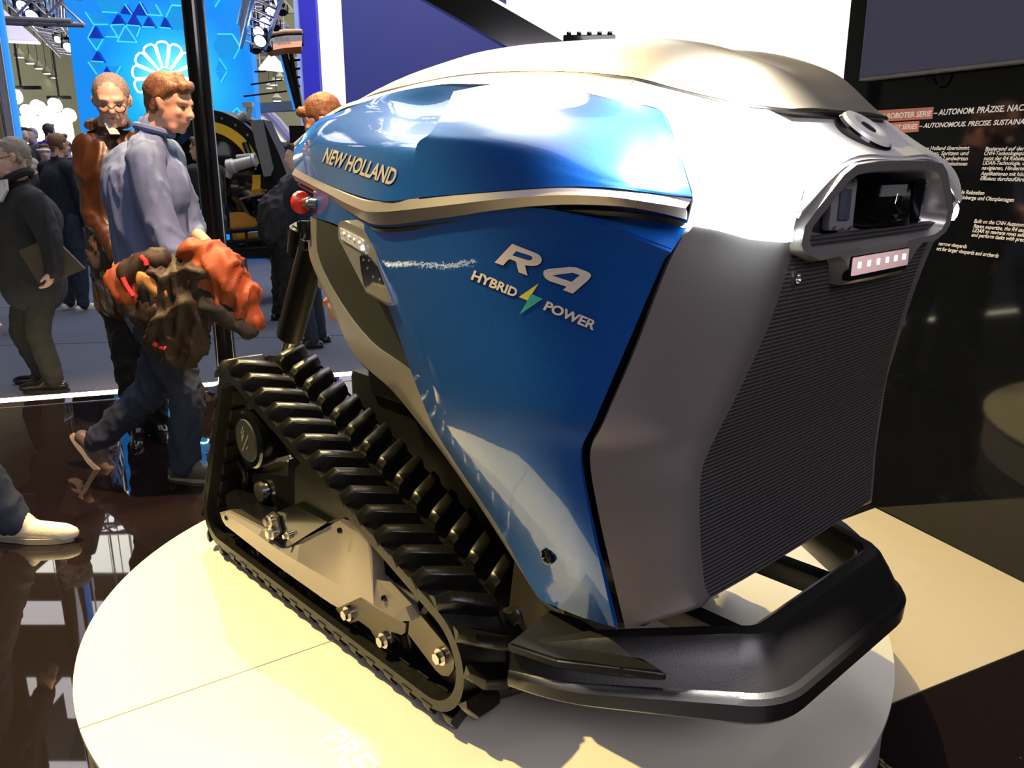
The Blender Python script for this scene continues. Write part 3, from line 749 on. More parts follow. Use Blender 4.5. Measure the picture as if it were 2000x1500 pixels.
bm = bmesh.new(); box(bm, (0, 0, -0.011), (0.030, 0.05, 0.022), None, .003); box(bm, (0, 0, -0.004), (0.045, 0.20, 0.008), None, .002)
GUIDE = bpy.data.meshes.new('guide_block'); bm.to_mesh(GUIDE); bm.free(); GUIDE.materials.append(M['rubber'])
def track(v0, outer):
    s = 1 if outer < 0 else -1                        # outer side towards -v (near track) or +v
    bm = NB(); lo = loop(0.0); smp, _ = resample(lo, 220)
    pr = [(0.0, 0.004), (0.004, -0.001), (0.010, 0.0), (0.127, 0.0), (0.130, 0.007), (0.140, 0.007), (0.143, 0.0), (0.260, 0.0), (0.266, -.001), (0.27, .004), (0.27, -BT_), (0.0, -BT_)]
    rings = []
    for p, tg in smp:
        nr = V3((tg.z, 0, -tg.x))
        rings.append([bm.verts.new(p + nr * h + V3((0, v0 + y, 0))) for y, h in pr])
    m_ = len(pr)
    for i in range(len(rings)):
        a, b = rings[i], rings[(i + 1) % len(rings)]
        for k in range(m_): bm.faces.new((a[k], a[(k + 1) % m_], b[(k + 1) % m_], b[k]))
    belt = RO('track_belt', bm, M['rubber'], ang=40)
    for side in (-1, 1):
        smp, _ = resample(lo, NL, 0.30 if side < 0 else 0.80)
        for p, tg in smp:
            nr = V3((tg.z, 0, -tg.x)); x = -tg if False else tg
            # forward on the upper run is +u: the hull runs counter-clockwise, so its tangent points to -u on top
            fx = -tg; fy = V3((0, side, 0)); o = bpy.data.objects.new('tread_lug', LUG); COL.objects.link(o); o.parent = belt
            mt = Matrix((fx, fy, nr)).transposed().to_4x4(); mt.translation = p + V3((0, v0 + TW / 2 + side * 0.006, 0)) - OFF
            lo_ = min((mt @ v.co).z for v in LUG.vertices)
            if lo_ < 0.0005: mt.translation.z += 0.0005 - lo_
            o.matrix_local = mt
    smp, _ = resample(loop(-BT_), NL * 1, 0.55)
    for p, tg in smp:
        nr = V3((tg.z, 0, -tg.x)); o = bpy.data.objects.new('guide_block', GUIDE); COL.objects.link(o); o.parent = belt
        mt = Matrix((-tg, V3((0, 1, 0)), nr)).transposed().to_4x4()
        mt.translation = p + V3((0, v0 + TW / 2, 0)) - OFF; o.matrix_local = mt
    return belt
track(0.0, -1); track(2 * VM - TW, 1)
def undercarriage(far):
    f = mir if far else (lambda q: V3(q)); s = -1 if far else 1
    def pp(l, v): return [f(S(a, b, v=v)) for a, b in l]
    # hub drum and its round badge
    c = V3((-0.905, 0.0, .478))
    bm = NB(); lathe(bm, f(c + V3((0, -0.008, 0))), (0, s, 0), [(0, .078), (.006, .084), (.05, .084), (.055, .07), (.22, .07)], 40); hub = RO('hub_motor', bm, M['blackgloss'])
    bm = NB(); lathe(bm, f(c + V3((0, -0.012, 0))), (0, s, 0), [(0, .060), (.003, .062), (.006, .062)], 40); RO('hub_badge', bm, M['matt'], parent=hub)
    bm = NB()
    for k, (y0, y1) in enumerate(((-.03, .0), (-.03, .004), (-.03, -.002), (-.04, .035), (.0, .012))): box(bm, f(c + V3((y0 * .5 + y1 * .5, -.0128, .028 - .012 * k))), (y1 - y0, .001, .004), Matrix.Rotation(-.9 if not far else .9, 3, 'Y'))
    RO('badge_print', bm, M['greyp'], parent=hub)
    # sprocket and road wheels
    def wheel(name, u, w_, r, v1=.06, v2=.21):
        bm = NB()
        for a, b in ((v1, v1 + .045), (v2 - .045, v2)):
            lathe(bm, f(V3((u, a, w_))), (0, s, 0), [(0, r * .45), (0, r * .8), (.004, r * .82), (.006, r * .97), (.012, r), (.038, r), (.044, r * .95), (.045, .02)], 32)
        cyl(bm, f(V3((u, v1, w_))), f(V3((u, v2, w_))), r * .35, n=20)
        o = RO(name, bm, M['rubber']); bm = NB(); lathe(bm, f(V3((u, v1 - .004, w_))), (0, s, 0), [(0, r * .40), (.006, r * .44), (.010, r * .44)], 28); RO('wheel_rim', bm, M['blackgloss'], parent=o); return o
    wheel('drive_wheel', -1.0, .55, .066); wheel('idler_wheel', -0.105, .165, .109, .055, .215); wheel('tension_wheel', -1.2, .12, .064)
    for u in (-1.03, -0.87, -0.72, -0.59, -0.461, -0.300): wheel('road_wheel', u, .088, .054)
    # beams inside the loop
    bm = NB()
    prism(bm, [f(V3(p)) for p in ((-1.13, .07, .30), (-.62, .07, .42), (-.40, .07, .40), (-.22, .07, .30), (-.22, .07, .20), (-1.16, .07, .17))], V3((0, .13 * s, 0)))
    prism(bm, [f(V3(p)) for p in ((-.78, .05, .44), (-.60, .05, .50), (-.60, .05, .40), (-.80, .05, .33))], V3((0, .16 * s, 0)))
    RO('track_frame', bm, M['blackgloss'], smooth=False)
    bm = NB(); prism(bm, pp([(576, 915), (602, 890), (700, 1010), (690, 1020), (640, 1022), (576, 1002)], .035), V3((0, .02 * s, 0))); RO('frame_gusset', bm, M['black'], smooth=False)
    bm = NB(); prism(bm, pp([(440, 968), (452, 958), (520, 1010), (576, 985), (640, 1020), (560, 1070), (506, 1034), (444, 1000)], .022), V3((0, .05 * s, 0))); RO('frame_block', bm, M['blackgloss'], smooth=False)
    bm = NB(); p = f(S(505, 962, v=.05)); lathe(bm, p, (0, s, 0), [(0, .030), (.012, .032), (.014, .024), (.05, .022)], 28); RO('hose_clamp', bm, M['steel'])
    for q in ((465, 900, 475, 960), (560, 870, 590, 930), (610, 900, 590, 950)):
        bm = NB(); tube(bm, spline(pp([(q[0], q[1]), ((q[0] + q[2]) // 2 + 8, (q[1] + q[3]) // 2), (q[2], q[3])], .06), 5), .008, 8); RO('hydraulic_hose', bm, M['black'])
    # painted cover: upper face leans in, lower face upright
    up = [(429, 1001), (442, 998), (512, 1034), (550, 1066), (586, 1056), (630, 1034), (669, 1013), (703, 1022), (717, 1033), (727, 1080), (732, 1128), (792, 1186), (803, 1213)]
    lowe = [(431, 1006), (440, 1004), (505, 1046), (545, 1075), (580, 1096), (615, 1116), (650, 1136), (680, 1152), (705, 1166), (730, 1181), (750, 1193), (768, 1204), (786, 1213)]
    bot = [(434, 1016), (440, 1026), (500, 1073), (540, 1104), (580, 1133), (610, 1154), (628, 1167), (646, 1179), (660, 1187), (704, 1168), (739, 1190), (764, 1204), (786, 1215)]
    A = [f(S(a, b, v=.030 if 2 < i < 7 else .010)) for i, (a, b) in enumerate(up)]; B = [f(S(a, b, v=-.004)) for a, b in lowe]; D = [f(S(a, b, v=.004)) for a, b in bot]
    bm = NB(); surf(bm, [[p + V3((0, .03 * s, 0)) for p in A], A, B, D, [p + V3((0, .03 * s, 0)) for p in D]]); thick(bm, .004); cv = RO('track_cover', bm, M['coverp'], ang=12)
    for a, b in ((442, 1012), (663, 1037), (749, 1169)):
        bm = NB(); p = f(S(a, b, v=-.002)); lathe(bm, p + V3((0, .004 * s, 0)), (0, -s, 0), [(0, .008), (.007, .008), (.008, .005), (.005, .004), (.005, 0)], 16); RO('cover_screw', bm, M['blackgloss'], parent=cv)
    # plates with bolts
    def plate(l, v, name, th=.008):
        bm = NB(); prism(bm, pp(l, v), V3((0, th * s, 0))); return RO(name, bm, M['bronze'], smooth=False)
    plate([(800, 1204), (822, 1202), (876, 1268), (887, 1290), (886, 1308), (876, 1321), (862, 1319), (850, 1308), (797, 1238)], .028, 'idler_arm')
    plate([(655, 1188), (700, 1166), (760, 1202), (793, 1218), (791, 1236), (784, 1240), (764, 1234), (765, 1255), (752, 1268), (740, 1258), (722, 1228), (700, 1212), (684, 1218), (668, 1206)], .026, 'bogie_plate')
    plate([(520, 1008), (530, 1000), (540, 1010), (547, 1040), (538, 1052), (526, 1048), (520, 1030)], .012, 'hanger_plate')
    def bolt(a, b, v, r=.016):
        p = f(S(a, b, v=v)); bm = NB(); cyl(bm, p + V3((0, .012 * s, 0)), p + V3((0, -.002 * s, 0)), r * 1.25, n=24); cyl(bm, p, p + V3((0, -.014 * s, 0)), r * .86, n=6); RO('bolt', bm, M['steel'])
    for a, b in ((679, 1199), (749, 1251), (860, 1283)): bolt(a, b, .018)
    bolt(526, 1018, .006, .015); bolt(530, 1042, .006, .015); bolt(562, 1046, .015, .008)
    for a, b in ((502, 1078), (556, 1118), (613, 1160)): bolt(a, b, .045, .012)
undercarriage(0); undercarriage(1)
# ================================================================== the setting
def st(name, bm, m, smooth=False): return tag(bm_obj(name, bm, m, None, smooth), kind='structure')
def floor_mat():
    m, nt, b = nodes('glossy_black_deck')
    b.inputs['Base Color'].default_value = (0.012, 0.009, 0.009, 1); b.inputs['Roughness'].default_value = 0.03
    b.inputs['IOR'].default_value = 1.75
    tc = nt.nodes.new('ShaderNodeTexCoord')
    v = nt.nodes.new('ShaderNodeTexVoronoi'); v.inputs['Scale'].default_value = 9
    cr_ = nt.nodes.new('ShaderNodeValToRGB'); cr_.color_ramp.elements[0].position = 0.0; cr_.color_ramp.elements[1].position = 0.022
    cr_.color_ramp.elements[0].color = (0.35, 0.32, 0.28, 1); cr_.color_ramp.elements[1].color = (0.012, 0.008, 0.008, 1)
    nt.links.new(tc.outputs['Object'], v.inputs['Vector']); nt.links.new(v.outputs['Distance'], cr_.inputs[0]); nt.links.new(cr_.outputs[0], b.inputs['Base Color'])
    n = nt.nodes.new('ShaderNodeTexNoise'); n.inputs['Scale'].default_value = 3; n.inputs['Detail'].default_value = 6
    mr = nt.nodes.new('ShaderNodeMapRange'); mr.inputs[3].default_value = 0.008; mr.inputs[4].default_value = 0.03
    nt.links.new(tc.outputs['Object'], n.inputs['Vector']); nt.links.new(n.outputs['Fac'], mr.inputs[0]); nt.links.new(mr.outputs[0], b.inputs['Roughness'])
    return m
M['deck'] = floor_mat()
M['carpet'] = mat('blue_grey_carpet', (0.060, 0.072, 0.115), 0.95, noise_s=160, noise_a=0.55, bump=0.6, bump_s=300, sheen=0.2)
M['beige'] = mat('warm_beige_laminate', (0.62, 0.52, 0.36), 0.22, noise_a=0.04, coat=0.3)
M['plinth'] = mat('cream_plinth_laminate', (0.74, 0.69, 0.60), 0.34, noise_a=0.03, coat=0.25, coat_r=0.15)
M['pside'] = mat('plinth_side_board', (0.42, 0.37, 0.42), 0.35, noise_a=0.05)
M['wallk'] = mat('black_gloss_wall', (0.006, 0.007, 0.009), 0.05, spec=0.5, noise_a=0.3)
# stage deck: polygon; its back edge runs along the light strip
ea, eb = onfloor(0, 787), onfloor(640, 737)
d_ = (eb - ea).normalized()
E0 = ea - d_ * 6; E1 = eb + d_ * 4.5
P1 = onfloor(1715, 995); P2 = onfloor(2000, 1140); dw = (P1 - P2).normalized()
bm = bmesh.new(); prism(bm, [(-9, -4, 0), (4.5, -4, 0), (4.5, 1.0, 0), (E1.x, E1.y, 0), (E0.x, E0.y, 0)], V3((0, 0, -0.09)))
st('floor', bm, M['deck'])
bm = bmesh.new(); prism(bm, [(-20, -6, -0.10), (20, -6, -0.10), (20, 45, -0.10), (-20, 45, -0.10)], V3((0, 0, -0.1))); st('floor_carpet', bm, M['carpet'])
# carpet seam lines
bm = bmesh.new()
for px in ((0, 675, 660, 655), (300, 596, 660, 590)):
    a, b = onfloor(px[0], px[1], -0.1), onfloor(px[2], px[3], -0.1); t = (b - a).normalized(); nn = V3((-t.y, t.x, 0)) * .006
    prism(bm, [a - t * 3 - nn, b + t * 3 - nn, b + t * 3 + nn, a - t * 3 + nn], V3((0, 0, .002)))
st('trim_2', bm, mat('carpet_seam', (0.03, 0.036, 0.055), 0.9))
# light strip along the deck edge
bm = bmesh.new(); nn = V3((-d_.y, d_.x, 0))
prism(bm, [E0 + nn * .002, E1 + nn * .002, E1 + nn * .11, E0 + nn * .11], V3((0, 0, -0.03)))
st('trim_1', bm, emat('edge_light_strip', (1.0, 0.90, 0.62), 7.0))
bm = bmesh.new(); prism(bm, [E0 - nn * .14 + V3((0, 0, .001)), E1 - nn * .14 + V3((0, 0, .001)), E1 - nn * .125 + V3((0, 0, .001)), E0 - nn * .125 + V3((0, 0, .001))], V3((0, 0, .002)))
st('trim_3', bm, mat('metal_edge_profile', (0.75, 0.6, 0.5), 0.3, 0.9))
# beige floor wedge on the right, up to the gloss wall
Q1 = onfloor(1752, 1370); Q2 = onfloor(2000, 1270); dq = (Q2 - Q1).normalized()
X = Q1 - dq * 1.2; Y_ = Q2 + dq * 0.9
def meet(a, d, b, e):
    # intersection of 2D lines
    den = d.x * e.y - d.y * e.x; t = ((b.x - a.x) * e.y - (b.y - a.y) * e.x) / den; return a + d * t
K1 = meet(P2, dw, Q1, dq); K2 = P2 + dw * 3.4
bm = bmesh.new(); prism(bm, [V3(p) for p in ((X.x, X.y, .001), (K1.x, K1.y, .001), (1.553, 3.28, .001), (.97, 2.90, .001), (-.2, 2.17, .001))], V3((0, 0, .003)))
st('floor_wedge', bm, M['beige'])
# gloss black wall on the right
nw = V3((dw.y, -dw.x, 0));
if nw.dot(P2 - CAM) > 0: nw = -nw
# end of the wall: the vertical whose image passes (1652, 100)
best = None
for k in range(0, 500):
    p = P2 + dw * (k * .01); q = p + V3((0, 0, 2.0)) - CAM
    f = q.y * C_ - q.z * S_; dn = -q.y * S_ - q.z * C_; x = 1000 + FPX * q.x / f; y = 750 + FPX * dn / f
    xe = 1662 - 0.1 * y
    if best is None or abs(x - xe) < best[0]: best = (abs(x - xe), k * .01)
WE = P2 + dw * best[1]; print('wall end', WE, best)
WS = P2 - dw * 3.0
bm = bmesh.new(); prism(bm, [WS, WE, WE - nw * .12, WS - nw * .12], V3((0, 0, 4.2))); st('wall_right', bm, M['wallk'])
def wp(px, py, off=0.0): return onplane(px, py, P2 + nw * off, nw)
RIGHT = -dw                                           # reading direction on the wall (towards the camera side)
def wall_obj_matrix(p, off):
    x = RIGHT; z = V3((0, 0, 1)); y = z.cross(x); mt = Matrix((x, z, x.cross(z))).transposed().to_4x4(); mt.translation = p + nw * off; return mt
# screen on that wall
t0 = wp(1678, 158, .07); t1 = wp(2000, 126, .07); zb = (t0.z + t1.z) / 2 - .0
screen = empty('wall_screen', t0, (0, 0, 0), 'large switched-off flat screen mounted high on the glossy black wall', 'screen')
x = RIGHT; tw_, th_ = 1.45, 0.82
def scr(m_, w0, w1, h0, h1, d0, d1, name):
    bm = bmesh.new(); a = x * w0 + V3((0, 0, h0)); prism(bm, [a + nw * d0, x * w1 + V3((0, 0, h0)) + nw * d0, x * w1 + V3((0, 0, h1)) + nw * d0, x * w0 + V3((0, 0, h1)) + nw * d0], nw * (d1 - d0)); return bm_obj(name, bm, m_, screen, False)
scr(M['greyp'], 0, tw_, 0, th_, -.045, 0.0, 'bezel')
scr(mat('faint_glow_screen_glass', (0.055, 0.055, 0.085), 0.25, spec=0.6, noise_a=0.05, emis=(0.05, 0.05, 0.09), es=0.35), .006, tw_ - .006, .014, th_ - .006, .0, 0.003, 'screen_glass')  # screen is off; part of its grey tone is emission in the glass
bm = bmesh.new(); b0 = wp(1806, 142, .02) - t0; tube(bm, spline([b0, wp(1812, 160, .02) - t0, wp(1824, 170, .02) - t0, wp(1838, 162, .02) - t0, wp(1845, 140, .02) - t0], 6), .004, 6)
bm_obj('cable_loop', bm, M['black'], screen)
# printed panel lettering
M['print'] = mat('glowing_white_print', (0.85, 0.76, 0.66), 0.5, noise_a=0.02, emis=(1.0, 0.88, 0.78), es=0.25)  # print is no lamp; weak emission brightens the letters
M['salmon'] = mat('glowing_salmon_label', (0.62, 0.22, 0.15), 0.5, noise_a=0.03, emis=(0.7, 0.26, 0.18), es=0.15)  # label colour also carries a little emission of its own
sign = empty('wall_text', wp(1716, 233, 0), (0, 0, 0), 'printed white German and English robot description on glossy black wall', 'wall text')
def wtext(s, x0, y0, x1, y1, htop, full=None, shear=0.15, off=0.024, name='text_line'):
    a = wp(x0, y0, .003); b = wp(x1, y1, .003); L = (b - a).dot(RIGHT); t = wp(x0, y0 - htop, .003)
    me = text_mesh(s, 1.0, shear, off); bx = bbox(me); sx = L / (bx[1] - bx[0]); bpy.data.meshes.remove(me)
    me = text_mesh('H', 1.0, 0, off); hb_ = bbox(me); sz = (t.z - a.z) / (hb_[3] - 0); bpy.data.meshes.remove(me)
    me = text_mesh(full or s, 1.0, shear, off)
    a0 = (a.z + b.z) / 2
    for v in me.vertices:
        p = a + RIGHT * ((v.co.x - bx[0]) * sx) ; p.z = a0 + v.co.y * sz; v.co = p - sign.location
    return link(name, me, M['print'], sign)
def wbox(pts, name='label_field'):
    me = bpy.data.meshes.new(name); bm = bmesh.new(); prism(bm, [wp(a, b, .001) - sign.location for a, b in pts], nw * .0012); return bm_obj(name, bm, M['salmon'], sign, False)
wbox([(1712, 238), (1821, 232), (1824, 209), (1712, 216)]); wbox([(1707, 264), (1794, 257), (1796, 236), (1708, 242)])
wtext('R4 ROBOTER SERIE', 1716, 232, 1819, 227, 10, shear=.1)
wtext('– AUTONOM. PRÄZISE. NAC', 1823, 226, 2000, 215, 11, '– AUTONOM. PRÄZISE. NACHHALTIG.', .2)
wtext('R4 ROBOT SERIES', 1710, 257, 1792, 249, 9, shear=.25)
wtext('– AUTONOMOUS. PRECISE. SUSTAINA', 1795, 251, 2000, 241, 9, '– AUTONOMOUS. PRECISE. SUSTAINABLE.', .3)
for s, xr, y, w_ in (('von New Holland übernimmt', 1893, 293, 112), ('wie Mähen, Spritzen und', 1892, 303, 102), ('und hilft Landwirten', 1890, 313, 84), ('en, Emissionen', 1889, 323, 58), ('ken.', 1860, 333, 16)):
    wtext(s, xr - w_, y, xr, y, 7.5, shear=.2, off=.016)
for s, f, xl, y, xr in (('Basierend auf der', 'Basierend auf der bewährten', 1924, 293, 2001), ('CNH-Technologiepo', 'CNH-Technologieposition', 1922, 302, 2001), ('nutzt der R4 Robote', 'nutzt der R4 Roboter', 1921, 312, 2001), ('LiDAR-Technologie, u', 'LiDAR-Technologie, um', 1919, 321, 2001), ('navigieren, Hinderni', 'navigieren, Hindernisse', 1917, 331, 2000), ('Applikationen mit höc', 'Applikationen mit höchster', 1915, 342, 2001), ('Effizienz durchzuführe', 'Effizienz durchzuführen.', 1914, 352, 2001)):
    wtext(s, xl, y, xr, y + 2, 7.5, f, .25, .016)
wtext('schmale Rebzeilen', 1855, 377, 1922, 381, 7.5, shear=.2, off=.016); wtext('re Weinberge und Obstplantagen', 1857, 387, 1980, 395, 7.5, shear=.2, off=.016)
for s, f, xl, y in (('Built on the CNH Autonom', 'Built on the CNH Autonomous', 1902, 433), ('Raven expertise, the R4 use', 'Raven expertise, the R4 uses', 1901, 443), ('LiDAR to navigate rows safe', 'LiDAR to navigate rows safely', 1899, 452), ('and perform tasks with prec', 'and perform tasks with precision', 1897, 461)):
    wtext(s, xl, y, 2001, y + 12, 7.5, f, .35, .016)
wtext('narrow vineyards', 1833, 479, 1888, 485, 7.5, shear=.3, off=.016); wtext('ect for larger vineyards and orchards', 1829, 488, 1950, 504, 7.5, shear=.3, off=.016)

# ---- round plinth ------------------------------------------------------------
PCX, PCY, PR = -0.0697, 2.2689, 1.1255
plinth = empty('round_plinth', (PCX, PCY, 0), (0, 0, 0), 'round cream display plinth under the tracked robot', 'plinth')
sa = onfloor(165, 1420, ZD) - V3((PCX, PCY, 0)); sb_ = onfloor(622, 1261, ZD) - V3((PCX, PCY, 0)); sd = (sb_ - sa).normalized(); sn = V3((-sd.y, sd.x, 0)); off_ = sa.dot(sn)
for side in (1, -1):
    pts = []
    for i in range(361):
        a = math.radians(i); p = V3((PR * math.cos(a), PR * math.sin(a), 0))
        if (p.dot(sn) - off_) * side > 0.0024: pts.append(p)
    o2 = off_ + side * .0024; hc = math.sqrt(PR * PR - o2 * o2); ends = [sn * o2 - sd * hc, sn * o2 + sd * hc]
    # rotate list so that the gap is at the ends
    k = max(range(len(pts)), key=lambda i: (pts[i] - pts[i - 1]).length); pts = pts[k:] + pts[:k]
    ends.sort(key=lambda e: (e - pts[-1]).length); pts = pts + ends
    bm = bmesh.new(); prism(bm, [p + V3((0, 0, ZD)) for p in pts], V3((0, 0, -.012))); bm_obj('top_board', bm, M['plinth'], plinth, False)
bm = bmesh.new(); lathe(bm, (0, 0, 0), (0, 0, 1), [(0.002, PR - .012), (ZD - .0125, PR - .012)], 160); bm_obj('plinth_side', bm, M['pside'], plinth, True)
# PREVIEW print on the plinth
a = onfloor(621, 1445, ZD); b = onfloor(674, 1502, ZD); t = onfloor(670, 1420, ZD)
me = text_mesh('PREVIEW', 1.0, 0.0, 0.01); ex = (b - a).normalized(); ey = (t - a); hcap = ey.length; ey = ey.normalized()
me1 = text_mesh('PR', 1.0, 0.0, 0.01); bx = bbox(me1); sc = hcap / .70; sx = sc * 1.0
for v in me.vertices: v.co = a + ex * (v.co.x * sx) + ey * (v.co.y * sc) + V3((0, 0, .0008)) - plinth.location
link('print_lettering', me, mat('white_print', (0.95, 0.95, 0.95), 0.4, noise_a=0.01), plinth)

# ---- hall -----------------------------------------------------------------------
M['hall'] = mat('hall_wall_paint', (0.30, 0.29, 0.20), 0.8, noise_a=0.08)
M['ceil'] = mat('hall_ceiling_paint', (0.12, 0.12, 0.12), 0.85)
M['beam'] = mat('hall_beam_paint', (0.27, 0.26, 0.20), 0.7)
M['truss'] = mat('truss_aluminium', (0.45, 0.42, 0.50), 0.35, 0.8)
HC = 11.5
bm = bmesh.new(); prism(bm, [(-20, -6, HC), (20, -6, HC), (20, 45, HC), (-20, 45, HC)], V3((0, 0, .2))); st('ceiling', bm, M['ceil'])
bm = bmesh.new(); prism(bm, [(-20, 45, -.1), (20, 45, -.1), (20, 45.2, -.1), (-20, 45.2, -.1)], V3((0, 0, HC + .1))); st('wall_back', bm, M['hall'])
bm = bmesh.new(); prism(bm, [(-20, -6, -.1), (-20, 45, -.1), (-20.2, 45, -.1), (-20.2, -6, -.1)], V3((0, 0, HC + .1))); st('wall_left', bm, M['hall'])
bm = bmesh.new(); prism(bm, [(-20, -6, -.1), (20, -6, -.1), (20, -6.2, -.1), (-20, -6.2, -.1)], V3((0, 0, HC + .1))); st('wall_front', bm, M['hall'])
# long ceiling girders and wall bands far away
for k, (z, y) in enumerate(((7.1, 44.0), (8.6, 40.0), (9.8, 36.0), (10.4, 32.0), (10.9, 27.0))):
    bm = bmesh.new(); box(bm, (0, y, z), (39, .22, .22)); box(bm, (0, y, z - .9), (39, .16, .14)); n_ = 26
    for i in range(n_):
        x0 = -19.5 + i * 1.5; a = (x0, y, z); b = (x0 + .75, y, z - .9); c = (x0 + 1.5, y, z)
        cyl(bm, a, b, .05, n=6); cyl(bm, b, c, .05, n=6)
    tag(st('trim_%d' % (4 + k), bm, M['beam']), None)
# round hall lamps in a row under the roof
lampm = emat('hall_lamp_glow', (1.0, 0.97, 0.85), 7.0)
for i, (px, py, Y) in enumerate(((38, 112, 30), (59, 124, 32), (76, 134, 34), (92, 144, 36), (106, 152, 38), (99, 87, 30), (547, 155, 34), (535, 166, 36), (526, 172, 38), (541, 197, 30))):
    p = atY(px, py, Y)
    hl = empty('hall_lamp', p, label=None)
    tag(hl, 'small round hall lamp, ' + ('first of the row right of the chrome column', 'second of the row right of the chrome column', 'middle one of the row of five by the blue wall', 'fourth of the row, left of the blue wall', 'last and lowest of the row left of the blue wall', 'the single one above the row by the blue wall', 'topmost right of the blue wall by the mast', 'upper one of the pair left of the blue mast', 'lower one of the pair left of the blue mast', 'lowest right of the blue wall above the boom')[i], 'lamp', 'round lamps hanging far away under the hall roof')
    bm = bmesh.new(); lathe(bm, (0, 0, 0), (0, 0, 1), [(0, .14), (.10, .17), (.22, .06), (.30, .04)], 12); bm_obj('lamp_housing', bm, M['beam'], hl)
    bm = bmesh.new(); lathe(bm, (0, 0, -.012), (0, 0, 1), [(0, .13), (.01, .13)], 12); bm_obj('lamp_glass', bm, lampm, hl)
    bm = bmesh.new(); cyl(bm, (0, 0, .3), (0, 0, HC - p.z), .012, n=5); bm_obj('lamp_cord', bm, M['black'], hl)

# ---- blue screen wall of the neighbouring stand -------------------------------------
YB = 13.0
bl = atY(146, 160, YB); br_ = atY(495, 160, YB); bl.z = br_.z = 0
def led_mat():
    m, nt, b = nodes('blue_led_wall')
    b.inputs['Base Color'].default_value = (0.01, 0.05, 0.2, 1); b.inputs['Roughness'].default_value = 0.5
    tc = nt.nodes.new('ShaderNodeTexCoord'); vm_ = nt.nodes.new('ShaderNodeVectorMath'); vm_.operation = 'DISTANCE'
    vm_.inputs[1].default_value = (LG.x - bl.x, 0.0, LG.z)
    nt.links.new(tc.outputs['Object'], vm_.inputs[0])
    mr = nt.nodes.new('ShaderNodeMapRange'); mr.inputs[1].default_value = 0.30; mr.inputs[2].default_value = 1.15
    nt.links.new(vm_.outputs['Value'], mr.inputs[0])
    cr_ = nt.nodes.new('ShaderNodeValToRGB'); e = cr_.color_ramp.elements
    e[0].position = 0; e[0].color = (0.12, 0.85, 1.0, 1); e[1].position = 1; e[1].color = (0.006, 0.26, 0.86, 1)
    k = e.new(0.35); k.color = (0.012, 0.50, 0.90, 1)
    nt.links.new(mr.outputs[0], cr_.inputs[0]); nt.links.new(cr_.outputs[0], b.inputs['Emission Color'])
    b.inputs['Emission Strength'].default_value = 1.0
    return m
LG = atY(323, 150, YB - .2)                              # centre of the neon emblem
ledm = led_mat()
lw = empty('display_wall', (bl.x, YB, -.1), (0, 0, 0), 'tall bright blue illuminated wall with raised triangles, hexagons and neon emblem', 'display wall')
bm = bmesh.new(); wd = br_.x - bl.x; prism(bm, [(0, 0, 0), (wd, 0, 0), (wd, .25, 0), (0, .25, 0)], V3((0, 0, 6.2))); bm_obj('wall_panel', bm, ledm, lw, False)
edge = emat('cyan_light_edge', (0.06, 0.62, 1.0), 1.1); deep = emat('deep_blue_facet', (0.006, 0.03, 0.42), 0.8); facem = emat('blue_facet', (0.01, 0.33, 0.82), 0.8)
def relief(pts, m_, depth, name, edges=(), dark=None):
    P = [atY(a, b, YB - depth) - lw.location for a, b in pts]
    c = sum(P, V3()) / len(P)
    bm = bmesh.new(); prism(bm, P, V3((0, depth - .005, 0))); o = bm_obj(name, bm, m_, lw, False)
    bm = bmesh.new()
    for i, j in edges:
        a = P[i % len(P)] + V3((0, -.006, 0)); b = P[j % len(P)] + V3((0, -.006, 0)); cyl(bm, a, b, .009, n=5)
    if edges: bm_obj('light_edge', bm, edge, o)
def T(l): return [(x * .2, y * .2) for x, y in l]
TRI = [([(833, 118), (990, 128), (915, 240)], facem, ((0, 2),)), ([(990, 128), (1058, 240), (915, 240)], facem, ((1, 2),)),
       ([(1145, 135), (1215, 240), (1080, 245)], deep, ((2, 1),)), ([(1297, 140), (1365, 255), (1235, 245)], deep, ((2, 1),)),
       ([(1445, 160), (1510, 268), (1390, 262)], deep, ((2, 1),)), ([(1605, 165), (1670, 278), (1560, 268)], deep, ((2, 1),)),
       ([(920, 252), (990, 370), (860, 370)], deep, ((0, 2),)), ([(860, 372), (1010, 378), (945, 492)], facem, ((0, 2), (2, 1))),
       ([(945, 500), (1010, 605), (890, 598)], deep, ((2, 1),)), ([(1080, 248), (1225, 250), (1155, 368)], facem, ((0, 2),)),
       ([(1225, 250), (1340, 415), (1145, 405)], facem, ((0, 1), (1, 2), (2, 0))), ([(1225, 250), (1372, 262), (1335, 360)], facem, ((1, 2),)),
       ([(862, 605), (1000, 610), (945, 725)], facem, ((0, 2),)), ([(1040, 645), (1075, 700), (1010, 700)], deep, ()), ([(1045, 645), (1178, 650), (1110, 760)], facem, ((1, 2),)),
       ([(1085, 248), (1150, 362), (1030, 360)], facem, ((1, 2),)), ([(1365, 20), (1440, 148), (1290, 140)], deep, ((0, 1),)), ([(1520, 45), (1585, 155), (1435, 145)], facem, ((0, 1), (1, 2))),
       ([(1212, 30), (1290, 140), (1150, 125)], deep, ((0, 1),))]
for p, m_, e_ in TRI: relief(T(p), m_, .10, 'triangle_relief', e_)
relief(T([(905, -80), (1215, -80), (1205, 30), (1150, 125), (998, 118), (915, 0)]), facem, .16, 'hexagon_relief', ((3, 4),))
relief(T([(1675, 55), (1830, 62), (1885, 160), (1830, 300), (1690, 290), (1622, 170)]), facem, .16, 'hexagon_relief', ((0, 1), (1, 2), (5, 0)))
relief(T([(1660, -90), (1810, -90), (1860, 0), (1820, 62), (1680, 50), (1610, -20)]), facem, .12, 'hexagon_relief', ((3, 4), (2, 3)))
def T2(l): return [(320 + x * .2, y * .2) for x, y in l]
